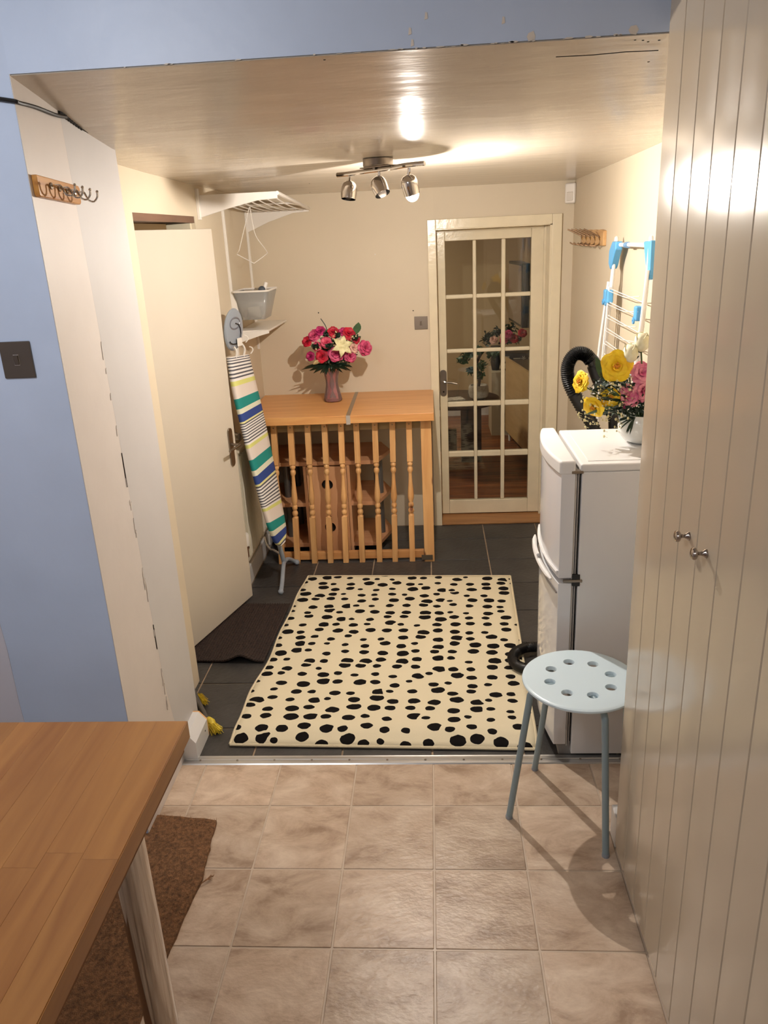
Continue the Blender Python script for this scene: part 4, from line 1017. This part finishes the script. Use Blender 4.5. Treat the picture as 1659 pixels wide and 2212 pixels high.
B().sphere((-.903, 4.575, .02), .018, 10, 8).make('foot_cap', grey_pl, ib, smooth=True)
B().tube(smoothpath([(-.965, 4.42, .14), (-1.03, 4.50, .14), (-1.06, 4.54, .13), (-1.085, 4.55, .17), (-1.088, 4.55, .21)], 4), .006, 8).make('cross_stay', white_pl, ib, smooth=True)

# ------------------------------------------------------------------ wall shelving
sh = thing('bracket_shelving', (LX, 4.7, 1.3), 'white bracket shelving with a wire top shelf in left corner', 'shelving')
SHX = -.748
def railp(y, z0, z1, w=.022):
    o = box(LX, LX+.014, y-w/2, y+w/2, z0, z1).make('rail', white_pl, sh, bevel=.002)
railp(4.13, 2.09, 2.235, .03); railp(4.61, 1.10, 2.18); railp(5.19, 1.30, 2.16)
def bracket(y, z1, z0, zt_, zl, x1=SHX):
    # deep at wall, thin at front
    pts = [(LX+.012, z1), (x1, z1+.0), (x1, zl), (x1-.10, zl-.005), (LX+.15, zt_), (LX+.012, z0)]
    o = B().prism(pts, y-.006, y+.006, 'y').make('bracket', white_pl, sh, bevel=.002)
bracket(4.14, 2.205, 2.100, 2.135, 2.172); bracket(5.19, 2.160, 2.03, 2.085, 2.135)
zn, zf = 2.203, 2.158
def zz_(y): return zn+(zf-zn)*(y-4.14)/1.05
B().tube([(SHX, 4.14, zn-.006), (SHX, 5.19, zf-.006)], .010, 8).make('front_rail', white_pl, sh)
for k in range(7):
    x = -1.08+k*.050
    pth = [Vector((x, 4.14+1.05*t/8, zz_(4.14+1.05*t/8)-.012-.014*sin(pi*t/8))) for t in range(9)]
    B().tube(pth, .0035, 6).make('wire', white_pl, sh, smooth=True)
for y in (4.14, 4.665, 5.19): B().tube([(LX+.01, y, zz_(y)-.012), (SHX, y, zz_(y)-.012)], .004, 6).make('wire', white_pl, sh)
# lower shelf
B().prism([(LX+.012, 4.64), (-.955, 4.64), (-.948, 5.20), (LX+.012, 5.20)], 1.470, 1.482).make('lower_shelf', white_pl, sh, bevel=.003)
B().prism([(LX+.012, 1.47), (-.955, 1.482), (-.955, 1.462), (-1.00, 1.452), (LX+.012, 1.41)], 4.628, 4.642, 'y').make('bracket', white_pl, sh, bevel=.002)
# wire hanger hanging
hg = thing('wire_hanger', (-1.0, 4.85, 2.1), 'thin white wire hanger hanging from the wire shelf', 'hanger')
B().tube(smoothpath([(-.99, 4.60, 2.165), (-.985, 4.60, 2.08), (-.975, 4.62, 2.0), (-.94, 4.70, 1.92), (-.95, 4.72, 1.90), (-1.02, 4.70, 1.855)], 4), .0022, 6).make('wire', white_pl, hg, smooth=True)
B().tube([(-.99, 4.60, 2.165), (-1.08, 4.62, 1.93), (-1.10, 4.64, 1.91), (-1.02, 4.70, 1.855)], .0022, 6).make('wire', white_pl, hg)
# bin
trans = glassy('milky_translucent_plastic', (.86, .84, .80), 1.45, .2, .24)
bn = thing('storage_basket', (-1.04, 4.7, 1.49), 'milky plastic basket of odds and ends above the lower shelf', 'basket')
b = B()
def rr_(x0, x1, y0, y1, z, r=.02, n=4):
    out = []
    for cx, cy, a0 in ((x1-r, y1-r, 0), (x0+r, y1-r, pi/2), (x0+r, y0+r, pi), (x1-r, y0+r, 1.5*pi)):
        for k in range(n+1): a = a0+pi/2*k/n; out.append((cx+r*cos(a), cy+r*sin(a), z))
    return out
L0 = rr_(-1.108, -.972, 4.62, 4.84, 1.545); L1 = rr_(-1.138, -.930, 4.58, 4.87, 1.705)
n = len(L0); b.add(L0+L1, [tuple(range(n))[::-1]]+[(i, (i+1) % n, n+(i+1) % n, n+i) for i in range(n)])
b.make('tub', trans, bn, solid=.002, smooth=True)
B().tube(L1+[L1[0]], .0055, 6).make('rim', white_pl, bn, smooth=True)
B().sphere((-1.005, 4.70, 1.625), .05, 12, 10, (.8, 1.3, 1.3)).make('mesh_bag', plain('grey_mesh', (126, 124, 128), .6), bn, smooth=True)
B().obox((-1.03, 4.64, 1.59), (.07, .04, .07), (0, 0, 0)).make('clear_box', plain('pale_box', (200, 196, 190), .25), bn, bevel=.004)
B().tube([(-.985, 4.72, 1.69), (-.965, 4.73, 1.745)], [.013, .011], 10).make('bottle_top', white_pl, bn, smooth=True)
B().sphere((-.99, 4.71, 1.705), .022, 10, 8).make('dark_lid', plain('slate_lid', (70, 76, 84), .5), bn, smooth=True)
B().tube([(-1.095, 4.66, 1.555), (-1.075, 4.66, 1.60)], [.014, .011], 10).make('bottle', plain('clear_bottle', (214, 204, 198), .2), bn, smooth=True)
B().tube([(-1.06, 4.64, 1.553), (-1.045, 4.66, 1.585)], [.016, .012], 10).make('bottle', plain('peach_bottle', (208, 168, 150), .3), bn, smooth=True)
B().prism([(-1.145, 1.70), (-1.125, 1.70), (-1.115, 1.56), (-1.145, 1.50)], 4.60, 4.62, 'y').make('basket_bracket', white_pl, bn)

# ------------------------------------------------------------------ flowers
def petal(b, c, az, tilt, w, h, cup, up_, curl=.25, nu=4, nv=4, point=False):
    """petal from centre c, pointing at azimuth az, opened by tilt (0 upright .. 90 flat), about axis up_"""
    q = up_.to_track_quat('Z', 'Y').to_matrix()
    k0 = len(b.v)
    for j in range(nv+1):
        v = j/nv; ww = w*1.12*(sin(pi*(.10+.60*v))**.7)*(1 if v < .99 else .80)
        if point: ww = w*sin(pi*(.08+.90*v))**.9+.001
        tl = tilt+curl*v*v*1.4
        r = h*v*sin(tl)+.0; z = h*v*cos(tl)
        for i in range(nu+1):
            u = i/nu*2-1
            x = r-cup*w*(u*u)*cos(tl)*-.0 - cup*w*u*u*v*.9; y = u*ww
            zz = z+(-.05*h*u*u if v > .8 else 0)+ .09*h*sin(u*6+az*3)*v*v
            p = Vector((x*cos(az)-y*sin(az), x*sin(az)+y*cos(az), zz))
            b.v.append(tuple(Vector(c)+q@p))
    for j in range(nv):
        for i in range(nu): a = k0+j*(nu+1)+i; b.f.append((a, a+1, a+nu+2, a+nu+1))
def rose(parent, nm, c, r, up_, m, layers=((3, .25, .55), (4, .55, .8), (5, .95, 1.0), (5, 1.3, 1.08)), label=None, centre=None):
    b = B(); up_ = Vector(up_).normalized(); rr0 = random.random()*6
    for li, (n, tl, sc) in enumerate(layers):
        for k in range(n): petal(b, c, rr0+li*.6+2*pi*k/n+random.uniform(-.15, .15), tl+random.uniform(-.08, .08), r*.62*sc, r*sc*1.02, .5, up_)
    o = b.make(nm, m, parent, smooth=True, label=label, autos=180)
    if centre:
        bb_ = B(); 
        for k in range(26):
            a = random.random()*6.28; q = up_.to_track_quat('Z', 'Y').to_matrix(); d = q@Vector((cos(a)*random.uniform(0, .25)*r, sin(a)*random.uniform(0, .25)*r, r*.35))
            bb_.sphere(Vector(c)+d, r*.06, 5, 4)
        bb_.make('stamens', centre, o)
    return o
def leaf(parent, nm, base, tip, w, m, droop=.0, side=None):
    b = B(); a = Vector(base); t = Vector(tip); d = t-a; s = d.cross(Vector((0, .7, .7))).normalized() if side is None else Vector(side).normalized()
    nn_ = s.cross(d).normalized(); k0 = 0; nv = 6
    for j in range(nv+1):
        v = j/nv; ww = w*sin(pi*min(1, v*.96+.04))**.8; cc = a+d*v-Vector((0, 0, droop*v*v))
        for u in (-1, 0, 1): b.v.append(tuple(cc+s*u*ww+nn_*(abs(u)*ww*.35)))
    for j in range(nv):
        for i in range(2): q = j*3+i; b.f.append((q, q+1, q+4, q+3))
    return b.make(nm, m, parent, smooth=True, autos=180)
def gen(name, c1, c2, rough=.6):
    m, nt, N, L, P = nodes(name)
    n = N.new('ShaderNodeTexNoise'); n.inputs['Scale'].default_value = 35; n.inputs['Detail'].default_value = 3
    tc = N.new('ShaderNodeTexCoord'); L.new(tc.outputs['Object'], n.inputs[0])
    cr = N.new('ShaderNodeValToRGB'); cr.color_ramp.elements[0].position = .35; cr.color_ramp.elements[1].position = .65
    cr.color_ramp.elements[0].color = (*lin(c1), 1); cr.color_ramp.elements[1].color = (*lin(c2), 1)
    L.new(n.outputs[0], cr.inputs[0]); L.new(cr.outputs[0], P.inputs['Base Color']); P.inputs['Roughness'].default_value = rough
    return m
red = gen('crimson_petal', (204, 12, 48), (130, 4, 30)); mag = gen('magenta_petal', (196, 34, 106), (126, 12, 62))
peony = gen('raspberry_petal', (216, 84, 124), (142, 16, 62)); pinkp = gen('rose_pink_petal', (228, 96, 120), (190, 44, 80))
palep = gen('blush_petal', (222, 180, 160), (206, 150, 136)); creamp = gen('cream_petal', (230, 220, 172), (196, 184, 132))
yel = gen('yellow_petal', (252, 218, 40), (240, 190, 20)); whitep = gen('ivory_petal', (240, 236, 208), (226, 220, 180)); pk2 = gen('pink_petal', (240, 160, 176), (190, 66, 120))
oran = plain('orange_stamen', (222, 140, 20), .6); stemm = plain('stem_green', (70, 90, 54), .5)
# vase on the pine top
VX, VY, VZ = -.648, 4.97, .978
vs1 = thing('glass_vase', (VX, VY, VZ), 'pink ribbed glass vase on the pine console', 'vase')
pinkg = glassy('pink_glass', (.93, .70, .72), 1.5, .02, .10)
b = B(); n = 32
prof_v = [(.047, 0), (.055, .004), (.058, .012), (.054, .035), (.044, .075), (.038, .11), (.039, .14), (.046, .175), (.053, .20)]
vs = []; fs = []
full = prof_v+[(r-.003, h) for r, h in reversed(prof_v[1:])]
for r, h in full:
    for i in range(n):
        t = 2*pi*i/n+h*3; k_ = 1+.04*cos(8*(t)); vs.append((VX+r*k_*cos(t), VY+r*k_*sin(t), VZ+.001+h))
m_ = len(full)
for j in range(m_-1):
    for i in range(n): i2 = (i+1) % n; fs.append((j*n+i, j*n+i2, (j+1)*n+i2, (j+1)*n+i))
fs.append(tuple(range(n))[::-1]); fs.append(tuple((m_-1)*n+i for i in range(n)))
b.add(vs, fs).make('glass_body', pinkg, vs1, smooth=True)
random.seed(21)
bq = thing('rose_bouquet', (VX, VY, 1.02), 'artificial bouquet of crimson roses, peonies and a cream lily in the pink vase', 'flowers')
for k in range(9):
    a = k*.7; B().tube(smoothpath([(VX+.02*cos(a), VY+.02*sin(a), VZ+.02), (VX-.012*cos(a), VY-.012*sin(a), VZ+.12), (VX+.035*cos(a+.5), VY+.035*sin(a+.5), VZ+.22), (VX+.08*cos(a+.6), VY+.05*sin(a+.6), VZ+.34)]), .003, 6).make('stem', stemm, bq, smooth=True)
FR = [(-.688, 1.444, red, 'magenta', .038, mag), (-.608, 1.435, 0, 0, .042, red), (-.515, 1.423, 0, 0, .050, red), (-.727, 1.420, 0, 0, .045, peony), (-.774, 1.383, 0, 0, .040, red),
      (-.688, 1.291, 0, 0, .046, red), (-.600, 1.305, 0, 0, .056, peony), (-.512, 1.285, 0, 0, .046, peony), (-.418, 1.330, 0, 0, .055, peony), (-.655, 1.375, 0, 0, .042, pinkp), (-.485, 1.335, 0, 0, .040, palep), (-.762, 1.290, 0, 0, .034, mag), (-.545, 1.43, 0, 0, .035, mag), (-.47, 1.38, 0, 0, .03, red), (-.715, 1.35, 0, 0, .034, pinkp)]
lab = {red.name: 'crimson rose', mag.name: 'magenta rose', peony.name: 'raspberry pink peony', pinkp.name: 'rose-pink bud', palep.name: 'blush bud'}
for x, z, _, _, r, m in FR:
    d = Vector((x-VX, -.14, z-1.25)); rose(bq, 'flower', (x-.0, 4.90-.02+abs(x-VX)*.12, z-r*.25), r*.88, (d.x*1.2, -.30, d.z*1.0+.05), m, label=lab[m.name])
b = B()
for k in range(6): petal(b, (-.553, 4.855, 1.340), k*pi/3+.3, .9, .019, .072, .5, Vector((.25, -1, .30)).normalized(), curl=.45, point=True)
b.make('lily', creamp, bq, smooth=True, label='cream lily', autos=180)
leaf(bq, 'leaf', (-.475, 4.93, 1.40), (-.450, 4.92, 1.475), .026, leafm, side=(1, 0, 0)); leaf(bq, 'leaf', (-.49, 4.92, 1.34), (-.44, 4.92, 1.39), .022, leafm)
leaf(bq, 'petal_leaf', (-.70, 4.88, 1.245), (-.745, 4.86, 1.235), .022, creamp)
for k in range(18):
    a = -pi*.05-pi*.9*k/17; L = random.uniform(.12, .19); c0 = Vector((VX, 4.92, 1.215))
    tip = c0+Vector((cos(a)*L*1.15, random.uniform(-.06, .02), sin(a)*.05+.02)); leaf(bq, 'leaf', c0, tip, random.uniform(.012, .022), leafd, .02)
for k in range(14):
    x = random.uniform(-.76, -.47); z = random.uniform(1.22, 1.42); leaf(bq, 'leaf', (VX, 4.97, 1.20), (x, 4.93, z), .016, leafd)
B().tube(smoothpath([(-.65, 4.93, 1.38), (-.655, 4.93, 1.45), (-.685, 4.93, 1.505)]), .0028, 5).make('twig', leafd, bq, smooth=True)
lb = B()
for c, r, n_ in (((-.72, 4.86, 1.345), .022, 70), ((-.635, 4.85, 1.345), .022, 80), ((-.58, 4.87, 1.41), .022, 60), ((-.65, 4.87, 1.42), .02, 50), ((-.47, 4.87, 1.39), .022, 50), ((-.72, 4.90, 1.34), .03, 60), ((-.63, 4.90, 1.36), .03, 60), ((-.60, 4.91, 1.40), .03, 50), ((-.50, 4.91, 1.38), .04, 70), ((-.64, 4.93, 1.25), .07, 160), ((-.57, 4.93, 1.24), .06, 120), ((-.48, 4.93, 1.31), .04, 60), ((-.66, 4.93, 1.40), .04, 60)): leafball(lb, c, r, n_, .009)
o = lb.make('foliage', leafd, bq); o['kind'] = 'stuff'
lb = B()
for k in range(40):
    c = random.choice([(-.725, 1.345), (-.715, 1.33), (-.49, 1.385), (-.46, 1.385), (-.60, 1.40)]); lb.sphere((c[0]+random.gauss(0, .012), 4.86, c[1]+random.gauss(0, .012)), random.uniform(.0025, .005), 6, 5)
o = lb.make('berries', creamp, bq); o['kind'] = 'stuff'

for k, (x, z) in enumerate(((-.742, 1.512), (-.118, 1.50), (-.35, 1.86))):
    tag(B().sphere((x, BY-.001, z), .004, 8, 6, (1, .6, 1)).make('nail_head', black_pl if k < 2 else white_pl), ['tiny black nail head on the wall above the left side of the bouquet', 'tiny dark nail head above the far light switch', 'tiny pale nail head high on the cream back wall'][k], 'nail')

# pot of flowers on the fridge
PX, PY, PZ = .765, 2.87, FT+.004
fp = thing('flower_pot', (PX, PY, PZ), 'round white ceramic pot on the fridge top', 'pot')
B().lathe([(.040, 0), (.062, .012), (.080, .035), (.086, .062), (.080, .092), (.070, .108), (.064, .108), (.070, .092), (.07, .06), (0, .05)], (PX, PY, PZ), n=36).make('pot_body', plain('white_ceramic', (222, 224, 220), .18), fp, smooth=True)
fb = thing('spring_bouquet', (PX, PY, PZ+.10), 'yellow, pink and ivory artificial flowers in the white pot', 'flowers')
random.seed(9)
YF = [(.652, 1.499, .053, yel, (-.1, -1, .15), 'yellow'), (.532, 1.448, .038, yel, (-.9, -.5, .25), 'y'), (.580, 1.357, .040, yel, (-.5, -.6, -.3), 'y'), (.638, 1.388, .034, yel, (-.2, -.9, .2), 'y'), (.700, 1.390, .042, pk2, (0, -1, .1), 'p'), (.742, 1.472, .040, pk2, (.1, -1, .4), 'p'), (.752, 1.41, .040, pk2, (.3, -1, .1), 'p')]
for x, z, r, m, u_, t in YF:
    ly = ((5, .35, .5), (5, .85, .8), (5, 1.15, 1.12)) if m is yel else ((4, .3, .6), (5, .8, .9), (5, 1.2, 1.1))
    rose(fb, 'flower', (x, 2.83, z), r, u_, m, ly, label='yellow bloom' if m is yel else 'pink bloom', centre=oran if m is yel else None)
    B().tube(smoothpath([(x, 2.84, z-.01), (x*.6+PX*.4, 2.85, z*.5+1.30*.5), (PX+(x-PX)*.25, PY, 1.29)]), .0025, 6).make('stem', stemm, fb, smooth=True)
for x, z in ((.699, 1.540), (.736, 1.578)):
    b = B(); b.lathe([(.008, -.03), (.022, -.02), (.027, 0), (.024, .022), (.014, .036), (.006, .034)], (x, 2.83, z), (.05, 0, 1), 14)
    for k in range(3): petal(b, (x, 2.83, z-.028), k*2.1, .28, .024, .066, .3, Vector((0, 0, 1)), curl=-.25)
    b.make('tulip', whitep, fb, smooth=True, label='ivory tulip', autos=180)
    B().tube(smoothpath([(x, 2.83, z-.03), (x+.01, 2.84, z-.12), (PX-.01, PY, 1.29)]), .003, 6).make('stem', stemm, fb, smooth=True)
    for k in range(3): leaf(fb, 'leaf', (x, 2.83, z-.035), (x+.03*cos(k*2.2), 2.83-.01, z-.005-.01*k), .008, leafd)
leaf(fb, 'leaf', (.62, 2.85, 1.44), (.585, 2.86, 1.53), .016, leafm)
for k in range(26):
    a = random.uniform(pi*.45, pi*1.12); L = random.uniform(.05, .17); c0 = Vector((PX-.06, 2.84, 1.35)); tip = c0+Vector((cos(a)*L, random.uniform(-.05, .02), sin(a)*L*.6)); leaf(fb, 'leaf', c0+(tip-c0)*.25, tip, random.uniform(.010, .016), random.choice([leafd, leafm]))
for k in range(10):
    a = random.uniform(pi*.9, pi*1.6); c0 = Vector((PX-.04, 2.81, 1.315)); leaf(fb, 'leaf', c0, c0+Vector((cos(a)*.07, -.02, sin(a)*.05)), .007, leafd, .01)
lb = B(); sp_ = B()
for c, r, n_ in (((.62, 2.85, 1.42), .05, 110), ((.68, 2.85, 1.43), .05, 110), ((.70, 2.85, 1.35), .06, 170), ((.61, 2.85, 1.35), .04, 80), ((.76, 2.86, 1.38), .06, 120), ((.78, 2.86, 1.33), .06, 90)): leafball(lb, c, r, n_, .009)
o = lb.make('foliage', leafd, fb); o['kind'] = 'stuff'
for k in range(90):
    a = random.uniform(pi*.55, pi*1.35); L = random.uniform(.06, .21); p = Vector((PX-.04, 2.80, 1.35))+Vector((cos(a)*L, random.uniform(-.02, .02), sin(a)*L*.6))
    sp_.sphere(p, random.uniform(.002, .004), 6, 4, (1, 1, 1.5)); sp_.tube([p, p+Vector((.014, .006, -.006))], .0007, 3)
o = sp_.make('bud_sprays', creamp, fb); o['kind'] = 'stuff'

# blooms in the vase beyond the door
random.seed(31)
for x, z, r, m in ((.60, .955, .042, palep), (.70, .95, .040, pinkp), (.74, 1.0, .05, peony), (.80, .96, .045, red), (.88, 1.01, .045, red), (.69, .99, .03, palep)):
    rose(bf, 'flower', (x, 7.80, z), r, (x-.75, -.6, .5), m)
lb = B()
for c in ((.56, 7.85, .99), (.64, 7.88, 1.02), (.78, 7.88, 1.05), (.72, 7.88, .93), (.54, 7.85, .95), (.82, 7.88, .95)): leafball(lb, c, .06, 50, .02)
o = lb.make('foliage', leafd, bf); o['kind'] = 'stuff'

# ------------------------------------------------------------------ yellow hand brush
br = thing('hand_brush', (-1.02, 2.88, 0), 'yellow-bristled brush lying behind the skirting of the reveal', 'brush')
yb = plain('yellow_bristle', (214, 190, 60), .5, noise=.2, nscale=60); random.seed(6)
def bris(c, d, spread, n, L):
    b = B()
    for k in range(n):
        dd = Vector(d)+Vector((random.uniform(-1, 1), random.uniform(-1, 1), random.uniform(-.3, .3)))*spread; dd.normalize()
        p = Vector(c)+Vector((random.uniform(-.012, .012), random.uniform(-.014, .014), random.uniform(-.004, .014)))
        b.tube([p, p+dd*L*random.uniform(.85, 1.05)], .0011, 3)
    return b
o = bris((-1.0, 2.835, .012), (.62, -.75, -.05), .18, 150, .075).make('bristles', yb, br); o['kind'] = 'stuff'
B().tube([(-1.018, 2.853, .02), (-.998, 2.837, .016), (-.985, 2.820, .012)], [.016, .019, .012], 10).make('bristle_collar', yb, br, smooth=True)
o = bris((-1.11, 3.04, .015), (.6, -.75, -.02), .12, 90, .07).make('bristles', yb, br); o['kind'] = 'stuff'
B().tube([(-1.018, 2.853, .02), (-1.10, 2.99, .03), (-1.15, 3.08, .035)], .010, 8).make('handle', plain('clear_grey_handle', (90, 86, 82), .3), br, smooth=True)
